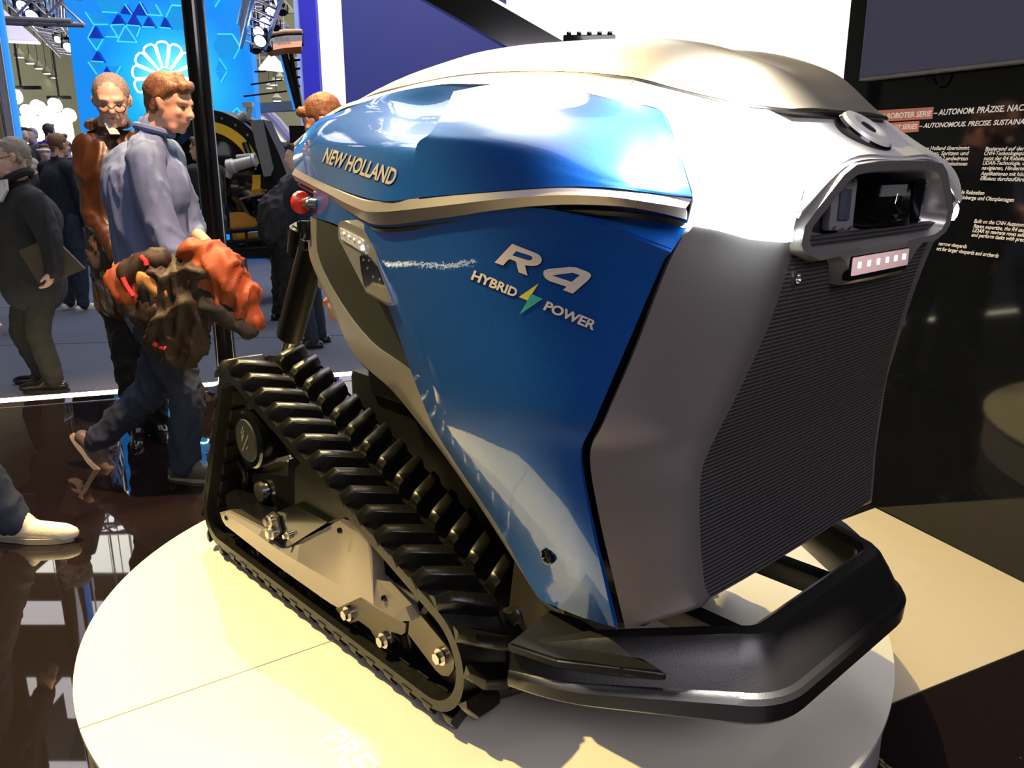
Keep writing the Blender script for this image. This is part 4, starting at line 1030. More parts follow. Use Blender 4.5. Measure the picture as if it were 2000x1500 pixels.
relief(T2([(525, 335), (670, 335), (745, 460), (685, 575), (545, 565), (480, 450)]), facem, .14, 'hexagon_relief', ((0, 1), (1, 2), (2, 3)))
relief(T2([(545, 575), (615, 680), (500, 690)]), facem, .08, 'triangle_relief', ((0, 1),)); relief(T2([(560, 800), (618, 700), (500, 700)]), facem, .08, 'triangle_relief', ((0, 1),))
relief(T2([(500, 70), (545, 0), (530, -60), (460, -60)]), facem, .12, 'hexagon_relief', ((0, 1),)); relief(T2([(640, 1130), (715, 1055), (770, 1130)]), facem, .08, 'triangle_relief', ((0, 1), (1, 2)))
# neon leaf-wheel emblem: petals round a centre
neon = emat('neon_tube', (0.85, 0.98, 1.0), 6.0)
bm = bmesh.new(); R0, R1 = .13, .47
for k in range(9):
    a = math.radians(90 + (k - 4) * 27); w0, w1 = .05, math.radians(12)
    pts = [(R0, a - .20), (R1 * .93, a - w1), (R1 * 1.0, a - w1 * .6), (R1 * 1.02, a), (R1 * 1.0, a + w1 * .6), (R1 * .93, a + w1), (R0, a + .20)]
    P = [V3((LG.x - lw.location.x + r * math.cos(t), -.2, LG.z - lw.location.z + r * math.sin(t))) for r, t in pts]
    tube(bm, P, .014, 6, closed=True)
bm_obj('neon_emblem', bm, neon, lw)
bm = bmesh.new(); 
for s_ in (-1, 1):
    P = [V3((LG.x - lw.location.x + s_ * x_, -.2, LG.z - lw.location.z + z_)) for x_, z_ in ((.47, -.02), (.50, -.3), (.42, -.62), (.30, -.75), (.26, -.5), (.34, -.2))]; tube(bm, P, .014, 6, closed=True)
bm.free()
# ---- stand walls behind the robot (blue column, lit white wall, navy panel) ----------
YW = 15.5
def upright(name, x0, x1, y, m_, label, cat, top=6.5, ref=120, th=.2, base=-.1, group=None):
    a = atY(x0, ref, y); b = atY(x1, ref, y)
    o = bmesh.new(); prism(o, [(0, 0, 0), (b.x - a.x, 0, 0), (b.x - a.x, th, 0), (0, th, 0)], V3((0, 0, top)))
    ob = bm_obj(name, o, m_, None, False); ob.location = (a.x, y, base)
    return tag(ob, label, cat, group)
upright('blue_column', 586, 621, YW - .3, mat('glowing_blue_fabric', (0.02, 0.02, 0.3), 0.7, emis=(0.02, 0.018, 0.42), es=0.6), 'slim royal blue upright panel beside the white light wall', 'panel', ref=100)  # no lamp: the fabric's brightness is partly emission
upright('metal_edge', 579, 586, YW - .5, mat('glowing_brushed_edge', (0.55, 0.55, 0.72), 0.35, 0.6, emis=(.4, .4, .6), es=.3), 'thin pale metal edge strip left of the royal blue panel', 'trim', ref=100, th=.1)  # pale shine of the metal is partly put in as emission
bm = bmesh.new(); a = atY(620, 100, YW); b = atY(1700, 100, YW)
prism(bm, [(a.x, YW, -.1), (b.x, YW, -.1), (b.x, YW + .2, -.1), (a.x, YW + .2, -.1)], V3((0, 0, 6.6))); st('wall_white', bm, emat('glowing_white_wall', (1.0, 0.97, 0.95), 1.25))  # brightness of the lit wall is put in as emission
upright('navy_panel', 669, 989, YW - .12, mat('glowing_navy_print', (0.03, 0.035, 0.16), 0.6, noise_a=.03, emis=(0.03, 0.034, 0.17), es=0.45), 'wide dark navy wall panel in front of the white light wall', 'panel', ref=60, th=.1)  # navy print is lifted by emission, it is no light source
# black sloping strut in front of the white wall
sa_ = atY(860, -20, 9.0); sb2 = atY(1500, 345, 9.0); d1 = (sb2 - sa_).normalized(); sa_ = sa_ - d1 * .8
# carry the strut on down to the hall floor
tf = (-.1 - sa_.z) / d1.z; sb2 = sa_ + d1 * tf
up_ = V3((0, 1, 0)).cross(d1).normalized()
if up_.z < 0: up_ = -up_
sr = empty('sloping_strut', sa_, label='black sloping strut with a pale lit edge rising behind the hood', cat='strut')
hw = .155; bm = bmesh.new(); prism(bm, [-up_ * hw, (sb2 - sa_) - up_ * hw, (sb2 - sa_) + up_ * hw, up_ * hw], V3((0, .25, 0))); bm_obj('strut_beam', bm, M['blackgloss'], sr, False)
bm = bmesh.new(); prism(bm, [up_ * hw + V3((0, -.01, 0)), (sb2 - sa_) + up_ * hw + V3((0, -.01, 0)), (sb2 - sa_) + up_ * (hw + .03) + V3((0, -.01, 0)), up_ * (hw + .03) + V3((0, -.01, 0))], V3((0, .2, 0))); bm_obj('edge_light', bm, emat('warm_edge', (1, .85, .7), 1.2), sr, False)
# black pole in front of the aisle
pb = onfloor(447, 762, 0.0); pt = atY(397, 0, pb.y)
pole = empty('black_pole', (pb.x, pb.y, 0), label='thick round black pole rising behind the orange jacket', cat='pole')
bm = bmesh.new(); cyl(bm, (0, 0, 0.0), (0, 0, 4.6), .062, n=40); bm_obj('pole_tube', bm, M['blackgloss'], pole)
bm = bmesh.new(); cyl(bm, (0, 0, 0), (0, 0, .012), .13, n=40); bm_obj('base_flange', bm, M['black'], pole)
# chrome column at the far left
cc = atY(-14, 140, 7.5)
cb = empty('chrome_column', (cc.x, 7.5, -.1), label='shiny chrome column with a blue light edge at the far left', cat='column')
bm = bmesh.new(); cyl(bm, (0, 0, 0), (0, 0, 5.2), .12, n=48); bm_obj('column_tube', bm, mat('polished_chrome', (.8, .76, .78), .08, 1.0), cb)
bm = bmesh.new(); box(bm, (.135, 0.02, 2.6), (.03, .03, 5.2)); bm_obj('blue_light_edge', bm, emat('blue_edge_light', (.03, .30, 1.0), 1.0), cb)
# big sign of the stand high above the aisle (its letters mirror in the deck)
sg = empty('hanging_sign', (-4.2, 10.0, 4.2), label='large hanging black sign with light letters high above the stage edge', cat='sign')
bm = bmesh.new(); box(bm, (0, 0, 1.55), (5.3, .15, 3.1)); bm_obj('sign_board', bm, M['black'], sg, False)
me = text_mesh('NEW HOLLAND', 1.0, 0, .03); mt = Matrix.Translation((-2.5, -.09, 1.26)) @ Matrix.Rotation(math.radians(90), 4, 'X') @ Matrix.Scale(0.88, 4); me.transform(mt)
gl = emat('soft_letter_light', (.80, .72, .74), 3.2); link('sign_letters', me, gl, sg)
bm = bmesh.new(); box(bm, (.1, -.09, .24), (5.0, .02, .34)); bm_obj('light_band', bm, gl, sg, False)
bm = bmesh.new(); box(bm, (.1, -.09, 2.75), (5.0, .02, .3)); bm_obj('light_band', bm, gl, sg, False)
for s_ in (-1.8, 1.8):
    bm = bmesh.new(); cyl(bm, (s_, 0, 2.3), (s_, 0, HC - 4.22), .02, n=6); bm_obj('steel_cable', bm, M['steel'], sg)

# ---- trusses and stage lamps up left and over the centre ------------------------------
def truss(p, q, wdt, label, m_=None, name='lighting_truss', group=None):
    p, q = V3(p), V3(q); o = empty(name, p, label=label, cat='truss', group=group); d = (q - p); L = d.length; t = d.normalized()
    s = t.cross(V3((0, 0, 1))).normalized(); u_ = s.cross(t).normalized(); c4 = [s * a * wdt / 2 + u_ * b * wdt / 2 for a, b in ((-1, -1), (1, -1), (1, 1), (-1, 1))]
    for c in c4:
        bm = bmesh.new(); cyl(bm, c, c + d, .028, n=8); bm_obj('chord_tube', bm, m_ or M['truss'], o)
    bm = bmesh.new(); n_ = max(2, int(L / wdt))
    for i in range(n_):
        a, b = t * L * i / n_, t * L * (i + 1) / n_
        for k in range(4): cyl(bm, c4[k] + a, c4[(k + 1) % 4] + b, .014, n=5)
    tag(bm_obj('brace_tubes', bm, m_ or M['truss'], o), kind='stuff')
    for t_ in (.2, .8):
        c = d * t_; bm = bmesh.new(); cyl(bm, c, (c.x, c.y, HC - p.z - .03), .012, n=6); bm_obj('steel_cable', bm, M['steel'], o)
    return o
truss(atY(40, -40, 11), atY(140, 88, 17), .42, 'lighting truss running back beside the blue illuminated wall')
truss(atY(-20, 12, 9.8), atY(150, 18, 9.8), .28, 'lighting truss across the top left corner above the lit triangle')
truss(atY(492, 70, 11.6), atY(530, -70, 9.4), .30, 'lighting truss with purple spots between blue wall and column')
truss(atY(560, 35, 19.5), atY(470, 30, 19.5), .30, 'short cross truss near the top, right of the blue wall', )
glowb = emat('blue_lamp_glow', (0.25, 0.3, 1.0), 14.0); gloww = emat('white_lamp_glow', (1, .98, 1), 14.0)
def stage_lamp(px, py, Y, r, aim, label, gm, group):
    p = atY(px, py, Y); o = empty('stage_lamp', p, label=label, cat='spotlight', group=group)
    ax_ = V3(aim).normalized()
    bm = bmesh.new(); lathe(bm, -ax_ * r * 1.8, ax_, [(0, r * .55), (r * .3, r * .8), (r * 1.8, r * 1.05), (r * 1.85, r * .95)], 20); bm_obj('lamp_body', bm, M['black'], o)
    bm = bmesh.new(); lathe(bm, ax_ * r * .06, ax_, [(0, r * .9), (r * .1, r * .8), (r * .16, 0)], 20); bm_obj('lamp_lens', bm, gm, o)
    bm = bmesh.new(); box(bm, (0, 0, r * 1.6), (r * 1.2, r * .4, r * .5)); cyl(bm, (0, 0, r * 1.5), (0, 0, HC - p.z if gm is M['black'] else r * 3.2), r * .10, n=8); box(bm, (-r * 1.15, 0, r * .7), (r * .15, r * .5, r * 1.9)); box(bm, (r * 1.15, 0, r * .7), (r * .15, r * .5, r * 1.9)); bm_obj('lamp_yoke', bm, M['black'], o)
BG = 'blue stage spotlights hanging top left'; PG = 'purple white stage spotlights hanging between blue wall and column'
for px, py, r, lb in ((45, 13, .085, 'blue stage spotlight nearest the top left corner'), (63, 31, .085, 'blue stage spotlight just right of the corner one')): stage_lamp(px, py, 10.5, r, (-.15, -.8, -.6), lb, glowb, None)
stage_lamp(94, 47, 11, .07, (.6, .5, -.6), 'unlit black stage spotlight left of the blue wall', M['black'], None)
for px, py, r in ((113, 77, .06), (133, 92, .08)): stage_lamp(px, py, 14, r, (0, -.8, -.5), 'bright white spotlight %s at the left edge of the blue wall' % ('upper' if r < .07 else 'lower'), gloww, None)
for i, (px, py, r) in enumerate(((529, 25, .075), (517, 44, .07), (505, 62, .072), (508, 80, .08))): stage_lamp(px, py, 10.9, r, (-.1, -.8, -.5), '%s purple-white spotlight in the slanted row above the combine' % ('topmost', 'second', 'third', 'lowest')[i], emat('violet_lamp_glow', (.62, .6, 1), 13) if i == 0 else bpy.data.materials['violet_lamp_glow'], None)
# unlit fixtures clustered under it
for i, (px, py) in enumerate(((538, 55), (552, 25), (500, 100), (522, 96))): stage_lamp(px, py, 11.7, .06, (.2, -.5, -.8), 'unlit black spotlight %s the purple spotlights' % ('right of', 'above and right of', 'below', 'below and right of')[i], M['black'], None)
# lit triangular canopy upper left and its twin by the combine
def canopy(pts, Y, label):
    P = [atY(a, b, Y + k) for a, b, k in pts]; c = P[0]; o = empty('lit_canopy', c, label=label, cat='canopy')
    Pl = [p - c for p in P]; bm = bmesh.new(); prism(bm, Pl, V3((0, 0, .05))); bm_obj('canopy_sheet', bm, emat('lilac_canopy', (.70, .66, 1.0), .85), o, False)
    bm = bmesh.new(); tube(bm, Pl, .035, 8, closed=True); bm_obj('canopy_frame', bm, emat('lilac_tube', (.85, .75, 1.0), 2.0), o)
    bm = bmesh.new(); tube(bm, [p + V3((0, 0, .35)) for p in Pl], .05, 8, closed=True); bm_obj('upper_frame', bm, M['truss'], o)
    for p in Pl: bm = bmesh.new(); cyl(bm, p, (p.x, p.y, HC - c.z), .01, n=6); bm_obj('steel_cable', bm, M['steel'], o)
canopy([(-60, 78, 0), (76, 84, 0), (2, 18, 1.5)], 18.5, 'white and purple lit triangular canopy in the upper left corner')
canopy([(508, 134, 0), (560, 138, 0), (530, 106, 3)], 18, 'small lit triangular canopy seen below the orange cab')
# bright cluster lamps over the far stand and the lit booth itself
for i, (px, py, wd_) in enumerate(((42, 205, .9), (116, 220, .6))):
    p = atY(px, py, 24 + 3 * i); o = empty('lamp_cluster', p, label='%s cluster of glaring white flood lamps above the far stand' % ('left wide', 'right narrow')[i], cat='lamps')
    for k in range(4):
        bm = bmesh.new(); c = V3((-wd_ / 2 + wd_ * k / 3, 0, .25 * math.sin(k * 2))); lathe(bm, c, (0, -.9, -.4), [(-.2, .1), (0, .22), (.02, .2), (.02, 0)], 14); bm_obj('flood_lamp', bm, gloww, o)
    bm = bmesh.new(); box(bm, (0, .1, .45), (wd_ * 1.2, .1, .1)); cyl(bm, (0, .1, .45), (0, .1, HC - p.z - .05), .03, n=6); bm_obj('lamp_bar', bm, M['black'], o)
    for k in range(3):
        pass
p = atY(70, 255, 26); bo = empty('far_booth', (p.x, 26, -.1), label='glaring white exhibition booth far behind the crowd on the left', cat='booth')
bm = bmesh.new(); box(bm, (0, .5, 2.3), (1.5, .5, 0.9)); box(bm, (-.9, .6, 1.2), (.15, .15, 2.4)); box(bm, (.72, .6, 1.2), (.15, .15, 2.4)); bm_obj('booth_fascia', bm, emat('booth_white', (1, .97, .86), 1.6), bo, False)
bm = bmesh.new(); box(bm, (0, .9, 1.0), (1.5, .1, 2.0)); bm_obj('booth_back', bm, emat('booth_cream_glow', (.9, .88, .7), .9), bo, False)  # back board is no lamp; its lit look is emission
bm = bmesh.new(); box(bm, (2.6, 2.0, .9), (4.0, .2, 2.0)); bm_obj('booth_side', bm, emat('booth_beige_glow', (.55, .55, .38), .8), bo, False)  # side board likewise gets its brightness from emission
# platform on which the far crowd stands
bm = bmesh.new(); box(bm, (-6.0, 17.5, 0.03), (9.0, 9, .26)); st('trim_10', bm, M['carpet'])
bm = bmesh.new(); box(bm, (-4.6, 26.5, 0.1), (7.0, 7, .4)); st('trim_11', bm, M['carpet'])
# boot-like far white curved body (machine shell) right of the blue wall
# ================================================================== large black machine with a yellow ring (neighbouring stand)
YM = 9.3
M['myel'] = mat('machine_yellow', (.85, .52, .03), .4, coat=.4, noise_a=.05)
M['mgold'] = mat('machine_gold_plate', (.62, .30, .05), .35, .5, noise_a=.15)
M['cast'] = mat('cast_aluminium', (.55, .54, .52), .45, .5, bump=.3, bump_s=40)
mc = atY(462, 342, YM); mb = V3((mc.x, YM, -.1))
mach = empty('harvest_machine', mb, label='large black harvesting machine with yellow toothed ring behind the pole', cat='machine')
def ML(px, py, dy=0.0): return atY(px, py, YM + dy) - mb
cM = ML(440, 340, .1)
bm = bmesh.new(); lathe(bm, cM + V3((0, .35, 0)), (0, -1, 0), [(0, .60), (.05, .66), (.30, .66), (.33, .62), (.33, .50), (.26, .46), (.20, .20), (.30, .12), (.30, 0)], 56); bm_obj('drum', bm, M['blackgloss'], mach)
cR = ML(408, 345, -.24)
def arcring(c, r0, r1, a0, a1, teeth, th):
    bm = bmesh.new(); n = 90; inner = []; outer_ = []
    for i in range(n + 1):
        a = math.radians(a0 + (a1 - a0) * i / n); rr = r1 + (.012 if teeth and i % 2 else 0)
        inner.append(c + V3((r0 * math.cos(a), 0, r0 * math.sin(a)))); outer_.append(c + V3((rr * math.cos(a), 0, rr * math.sin(a))))
    A = [bm.verts.new(p) for p in inner]; B = [bm.verts.new(p) for p in outer_]; A2 = [bm.verts.new(p + V3((0, th, 0))) for p in inner]; B2 = [bm.verts.new(p + V3((0, th, 0))) for p in outer_]
    for i in range(n):
        bm.faces.new((A[i], A[i + 1], B[i + 1], B[i])); bm.faces.new((A2[i], B2[i], B2[i + 1], A2[i + 1])); bm.faces.new((B[i], B[i + 1], B2[i + 1], B2[i])); bm.faces.new((A[i], A2[i], A2[i + 1], A[i + 1]))
    return bm
bm_obj('toothed_ring', arcring(cR, .46, .56, 92, 14, True, .03), M['myel'], mach, False)
bm_obj('toothed_ring', arcring(cR, .46, .54, 2, -22, True, .03), M['myel'], mach, False)
bm_obj('ring_housing', arcring(cR, .565, .68, 100, -60, False, .12), M['black'], mach, False)
bm = bmesh.new(); lathe(bm, cR + V3((0, .2, 0)), (0, -1, 0), [(0, .46), (.06, .45), (.10, .30), (.16, .2), (.16, 0)], 48); bm_obj('side_drum', bm, M['blackgloss'], mach)
# left drum half hidden behind the pole
cL = ML(372, 320, .15); bm = bmesh.new(); lathe(bm, cL + V3((0, .35, 0)), (0, -1, 0), [(0, .40), (.05, .46), (.34, .46), (.36, .40), (.30, .36), (.28, .10), (.34, .08), (.34, 0)], 48); bm_obj('drum', bm, M['blackgloss'], mach)
bm = bmesh.new(); prism(bm, [ML(488, 236, -.32), ML(512, 233, -.32), ML(534, 330, -.32), ML(528, 344, -.32), ML(515, 345, -.32)], V3((0, .12, 0))); bm_obj('frame_column', bm, M['greyp'], mach, False)
bm = bmesh.new(); prism(bm, [ML(514, 234, -.30), ML(545, 300, -.30), ML(560, 340, -.30), ML(560, 470, -.30), ML(530, 470, -.30), ML(534, 330, -.30)], V3((0, .3, 0))); bm_obj('side_shield', bm, M['black'], mach, False)
bm = bmesh.new(); a = ML(500, 312, -.42); b = ML(452, 325, -.42); lathe(bm, a, (b - a), [(0, .055), (.02, .075), (.04, .055), (.22, .062), (.24, .078), (.30, .08), (.32, .05)], 20); cyl(bm, b, b + V3((-.06, 0, -.10)), .05, n=14); cyl(bm, a + V3((.0, 0, .05)), a + V3((-.2, 0, .03)), .02, n=8); bm_obj('gearbox', bm, M['cast'], mach)
bm = bmesh.new(); c = ML(505, 397, -.35); lathe(bm, c, (0, -1, 0), [(0, .07), (.03, .075), (.03, .05), (.05, .03), (.05, 0)], 20); bm_obj('belt_pulley', bm, M['blackgloss'], mach)
bm = bmesh.new(); cyl(bm, ML(468, 389, -.38), ML(518, 377, -.38), .012, n=8); bm_obj('linkage_rod', bm, M['steel'], mach)
bm = bmesh.new(); cyl(bm, ML(483, 232, -.1), ML(490, 205, -.1), .035, n=10); cyl(bm, ML(470, 230, -.1), ML(480, 222, -.1), .05, n=10); box(bm, ML(485, 205, -.1), (.10, .08, .05)); bm_obj('valve_block', bm, M['cast'], mach)
for a, b in (((478, 278), (498, 332)), ((470, 395), (498, 440)), ((440, 400), (470, 440)), ((385, 280), (340, 320))): bm = bmesh.new(); cyl(bm, ML(*a, -.25), ML(*b, -.25), .035, n=8); bm_obj('cross_tube', bm, M['blackgloss'], mach)
for k, pts in enumerate(([(448, 415), (475, 414), (503, 432), (508, 440), (450, 452)], [(452, 456), (512, 452), (518, 462), (470, 478), (452, 474)], [(355, 330), (366, 350), (368, 372), (352, 350)], [(488, 372), (512, 368), (510, 380), (496, 384)], [(380, 408), (398, 420), (396, 428), (378, 418)])):
    bm = bmesh.new(); prism(bm, [ML(a, b, -.36) for a, b in pts], V3((0, .25, -.03))); bm_obj('gold_guard', bm, M['mgold'], mach, False)
bm = bmesh.new()
for py in (448, 470, 486): cyl(bm, ML(445, py + 4, -.45), ML(540, py - 4, -.45), .022, n=8)
for px in (450, 480, 512): cyl(bm, ML(px, 446, -.42), ML(px + 4, 492, -.42), .015, n=8)
bm_obj('lower_frame', bm, M['black'], mach)
bm = bmesh.new(); prism(bm, [ML(440, 470, -.3), ML(560, 462, -.3), ML(560, 504, -.3), ML(440, 506, -.3)], V3((0, .5, 0))); bm_obj('skid_plate', bm, M['black'], mach, False)
for px_ in (450, 545):
    q0 = ML(px_, 480, 0); bm = bmesh.new(); box(bm, (q0.x, .1, q0.z / 2), (.12, .5, abs(q0.z))); bm_obj('machine_foot', bm, M['black'], mach, False)
for k in range(9):
    a = math.radians(85 - k * 14); p = cR + V3((.62 * math.cos(a), -.015, .62 * math.sin(a))); bm = bmesh.new(); cyl(bm, p, p + V3((0, -.02, 0)), .014, n=8); bm_obj('ring_bolt', bm, M['steel'], mach)
# small tyre right of the machine
bm = bmesh.new(); c = atY(545, 320, 12.0); o = empty('wheel_unit', (c.x, 12.0, -.1), label='dark toothed wheel with white hub right of the big black machine', cat='wheel')
lathe(bm, (0, .15, c.z + .1), (0, -1, 0), [(0, .15), (0, .26), (.03, .30), (.14, .30), (.17, .26), (.17, .15)], 30); bm_obj('tyre', bm, M['rubber'], o)
bm = bmesh.new(); lathe(bm, (0, .0, c.z + .1), (0, -1, 0), [(-.1, .15), (.01, .15), (.02, .12), (.02, 0)], 24); bm_obj('hub', bm, emat('glowing_white_hub', (.9, .9, .95), .6), o)  # plain hub, its white is brightened by emission
bm = bmesh.new(); box(bm, (0, .1, .4), (.12, .12, c.z * .8)); bm_obj('wheel_stand', bm, M['black'], o)
# pale curved machine shell behind
YS = 17
def atm(px, py): return atY(px, py, YS)
c = atm(535, 300); o = empty('machine_shell', (c.x, YS, -.1), label='pale cream curved machine shell behind the seated visitors', cat='machine')
L0 = [(505, 215), (520, 222), (540, 245), (556, 265), (562, 275)]; L1 = [(512, 300), (520, 296), (530, 292), (540, 290), (548, 288)]
bm = bmesh.new(); surf(bm, [[atm(a, b) - o.location for a, b in L0], [atm((a + e) / 2, (b + g) / 2) - o.location + V3((0, -.4, 0)) for (a, b), (e, g) in zip(L0, L1)], [atm(a, b) - o.location for a, b in L1]]); thick(bm, .05); bm_obj('shell', bm, mat('cream_shell_glow', (.8, .72, .6), .35, emis=(.9, .75, .6), es=.45), o)  # light on the shell is partly put into its colour as emission
bm = bmesh.new(); tube(bm, [atm(a, b) - o.location + V3((0, -.1, 0)) for a, b in [(498, 212), (522, 218), (545, 240), (562, 262), (572, 272)]], .10, 8); bm_obj('shell_rim', bm, mat('lilac_rim', (.25, .22, .35), .4), o)
bm = bmesh.new(); box(bm, (0.0, .6, 1.05), (1.1, .3, 2.1)); bm_obj('shell_base', bm, M['black'], o, False)
# orange cab of a combine with blue mast
YC = 12.5
def CL(px, py, dy=0): return atY(px, py, YC + dy)
c = CL(560, 85); o = empty('combine_cab', (c.x, YC, -.1), label='orange and black rounded combine cab roof high between the panels', cat='combine')
b0 = o.location.copy()
L = [(515, 90), (517, 76), (530, 66), (555, 62), (590, 61)]; K = [(516, 94), (519, 90), (532, 86), (558, 82), (590, 80)]; J = [(524, 100), (530, 98), (545, 96), (562, 94), (590, 94)]
bm = bmesh.new(); surf(bm, [[CL(a, b, .0) - b0 for a, b in L], [CL(a, b, -.1) - b0 for a, b in K]]); thick(bm, .1); bm_obj('cab_band', bm, M['blackgloss'], o)
bm = bmesh.new(); surf(bm, [[CL(a, b, -.1) - b0 for a, b in K], [CL(a, b, 0) - b0 for a, b in J]]); thick(bm, .1); bm_obj('cab_lower', bm, mat('orange_paint', (.75, .20, .02), .3, coat=.6), o)
bm = bmesh.new(); tube(bm, [CL(a, b, -.02) - b0 for a, b in L], .03, 8); bm_obj('roof_rim', bm, mat('peach_rim', (.9, .55, .35), .3), o)
for px in (541, 551, 561):
    bm = bmesh.new(); p = CL(px, 76, -.12) - b0; lathe(bm, p, (0, -1, 0), [(0, .03), (.01, .03), (.01, 0)], 12); bm_obj('roof_lamp', bm, M['ledk'], o)
bm = bmesh.new(); prism(bm, [CL(543, 100) - b0, CL(549, 100) - b0, CL(580, 215) - b0, CL(573, 215) - b0], V3((0, .1, 0))); bm_obj('blue_mast', bm, emat('blue_mast_glow', (.02, .28, .85), .9), o, False)  # mast surface is emissive blue
bm = bmesh.new(); cyl(bm, CL(553, 98) - b0, CL(584, 215) - b0, .05, n=8); cyl(bm, CL(568, 98) - b0, CL(588, 215) - b0, .04, n=8)
for py in (118, 135, 152, 170, 190): cyl(bm, CL(556 + (py - 98) * .25, py) - b0, CL(586, py - 2) - b0, .02, n=6)
bm_obj('ladder_frame', bm, M['blackgloss'], o)
bm = bmesh.new(); prism(bm, [CL(496, 202, 1) - b0, CL(578, 196, 1) - b0, CL(578, 215, 1) - b0, CL(498, 219, 1) - b0], V3((0, .3, 0))); bm_obj('cross_boom', bm, M['greyp'], o, False)
bm = bmesh.new(); box(bm, (0.1, .6, 1.0), (.5, .4, 2.0)); bm_obj('cab_support', bm, M['black'], o, False)
bm = bmesh.new()
for a, b in (((476, 188), (560, 178)), ((490, 165), (552, 156)), ((497, 140), (520, 139))): cyl(bm, CL(*a, -.5) - b0, CL(*b, -.5) - b0, .012, n=6)
bm_obj('antenna_rods', bm, M['black'], o)
# ================================================================== visitors
def skin_mat(name, col): return mat(name, col, .5, noise_s=25, noise_a=.10, spec=.4)
M['skin'] = skin_mat('skin_warm', (.62, .36, .26)); M['skin2'] = skin_mat('skin_pale', (.66, .44, .35))
M['hairbr'] = mat('hair_light_brown', (.15, .065, .028), .55, noise_s=90, noise_a=.5, bump=.8, bump_s=160)
M['hairgr'] = mat('hair_grey', (.27, .235, .20), .6, noise_s=90, noise_a=.4, bump=.8, bump_s=160)
M['hairdk'] = mat('hair_dark', (.05, .03, .02), .6, noise_s=90, noise_a=.4, bump=.8, bump_s=160)
M['eye'] = mat('eye_dark', (.03, .02, .02), .15); M['lip'] = mat('lip', (.42, .18, .15), .5)
M['glassf'] = mat('spectacle_frame', (.03, .025, .02), .3, .4)
def fabric(name, col, na=.2, ns=8, sheen=.0, bs=400, bm_=.35): return mat(name, col, .85, noise_s=ns, noise_a=na, bump=bm_, bump_s=bs, sheen=sheen)
M['shirt'] = fabric('blue_grey_shirt', (.12, .18, .36), .12); M['jeans'] = fabric('blue_denim', (.022, .036, .070), .35, 5); M['dkjeans'] = fabric('dark_denim', (.02, .028, .05), .3, 5)
M['sweater'] = fabric('charcoal_sweater', (.022, .022, .026), .2); M['olive'] = fabric('olive_trousers', (.026, .027, .021), .2); M['navy'] = fabric('navy_cloth', (.006, .009, .020), .25)
M['brownj'] = mat('waxed_brown_jacket', (.055, .021, .008), .42, noise_s=6, noise_a=.4, bump=.5, bump_s=14, coat=.15); M['quilt'] = fabric('quilted_lining', (.06, .05, .04), .3, 12)
M['blk'] = fabric('black_cloth', (.012, .012, .013), .25); M['shoeb'] = mat('black_leather', (.015, .012, .012), .25, coat=.4); M['shoet'] = mat('taupe_shoe', (.12, .10, .075), .5)
M['shoew'] = mat('white_sneaker', (.80, .74, .62), .5, noise_a=.06, bump=.3, bump_s=90); M['sole'] = mat('rubber_sole', (.35, .32, .26), .6)
M['orangej'] = mat('orange_work_jacket', (.24, .048, .012), .6, noise_s=9, noise_a=.25, bump=.5, bump_s=20); M['brownw'] = mat('dark_brown_workwear', (.020, .0095, .006), .65, noise_s=9, noise_a=.4, bump=.5, bump_s=20)
M['redstrip'] = mat('red_reflective_strip', (.85, .04, .05), .5); M['collar'] = fabric('white_collar', (.75, .73, .75), .05)
def hull_add(bm, a, ra, b, rb, n=10):
    """tapered capsule: convex hull of two spheres"""
    tmp = bmesh.new()
    for c, r in ((a, ra), (b, rb)): bmesh.ops.create_uvsphere(tmp, u_segments=n, v_segments=max(6, n - 2), radius=r, matrix=Matrix.Translation(V3(c)))
    res = bmesh.ops.convex_hull(tmp, input=tmp.verts[:]); bmesh.ops.delete(tmp, geom=[g for g in res['geom_interior'] if isinstance(g, bmesh.types.BMVert)] , context='VERTS')
    me = bpy.data.meshes.new('t'); tmp.to_mesh(me); tmp.free(); bm.from_mesh(me); bpy.data.meshes.remove(me)
def ell(bm, c, r, rot=None, n=16):
    mt = Matrix.Translation(V3(c)) @ ((rot or Matrix.Identity(3)).to_4x4()) @ Matrix.Diagonal((*r, 1))
    bmesh.ops.create_uvsphere(bm, u_segments=n, v_segments=n - 4, radius=1.0, matrix=mt)
def fuse(name, bm, voxel, m, parent, smooth_it=4, folds=0.0, fs=9.0, seed=0, stretch=(1, 1, .35), loc=None):
    """union of all lumps in one continuous skin, smoothed, optionally with cloth folds"""
    me = bpy.data.meshes.new(name); bm.to_mesh(me); bm.free()
    o = bpy.data.objects.new(name, me); COL.objects.link(o)
    md = o.modifiers.new('r', 'REMESH'); md.mode = 'VOXEL'; md.voxel_size = voxel; md.use_smooth_shade = True
    ms = o.modifiers.new('s', 'SMOOTH'); ms.iterations = smooth_it; ms.factor = 0.6
    dg = bpy.context.evaluated_depsgraph_get(); ev = o.evaluated_get(dg); m2 = bpy.data.meshes.new_from_object(ev)
    o.modifiers.clear(); o.data = m2; bpy.data.meshes.remove(me); m2.name = name
    if folds:
        off = V3((seed * 3.1, seed * 7.7, seed * 1.3)); nn = [v.normal.copy() for v in m2.vertices]
        for v, nrm in zip(m2.vertices, nn):
            p = V3((v.co.x * stretch[0], v.co.y * stretch[1], v.co.z * stretch[2])) * fs + off
            w_ = noise.noise_vector(p * .5) * .8
            f = (1 - min(1, abs(noise.noise(p + w_)) * 2.6)) ** 2; g_ = (1 - min(1, abs(noise.noise(p * 1.9 + w_ * 1.4 + V3((5, 2, 9)))) * 2.8)) ** 2
            v.co += nrm * folds * (f * 1.5 + g_ * .9 - .5 + .5 * noise.noise(p * .6))
    m2.polygons.foreach_set('use_smooth', [True] * len(m2.polygons))
    m2.materials.clear(); m2.materials.append(m); o.parent = parent
    return o
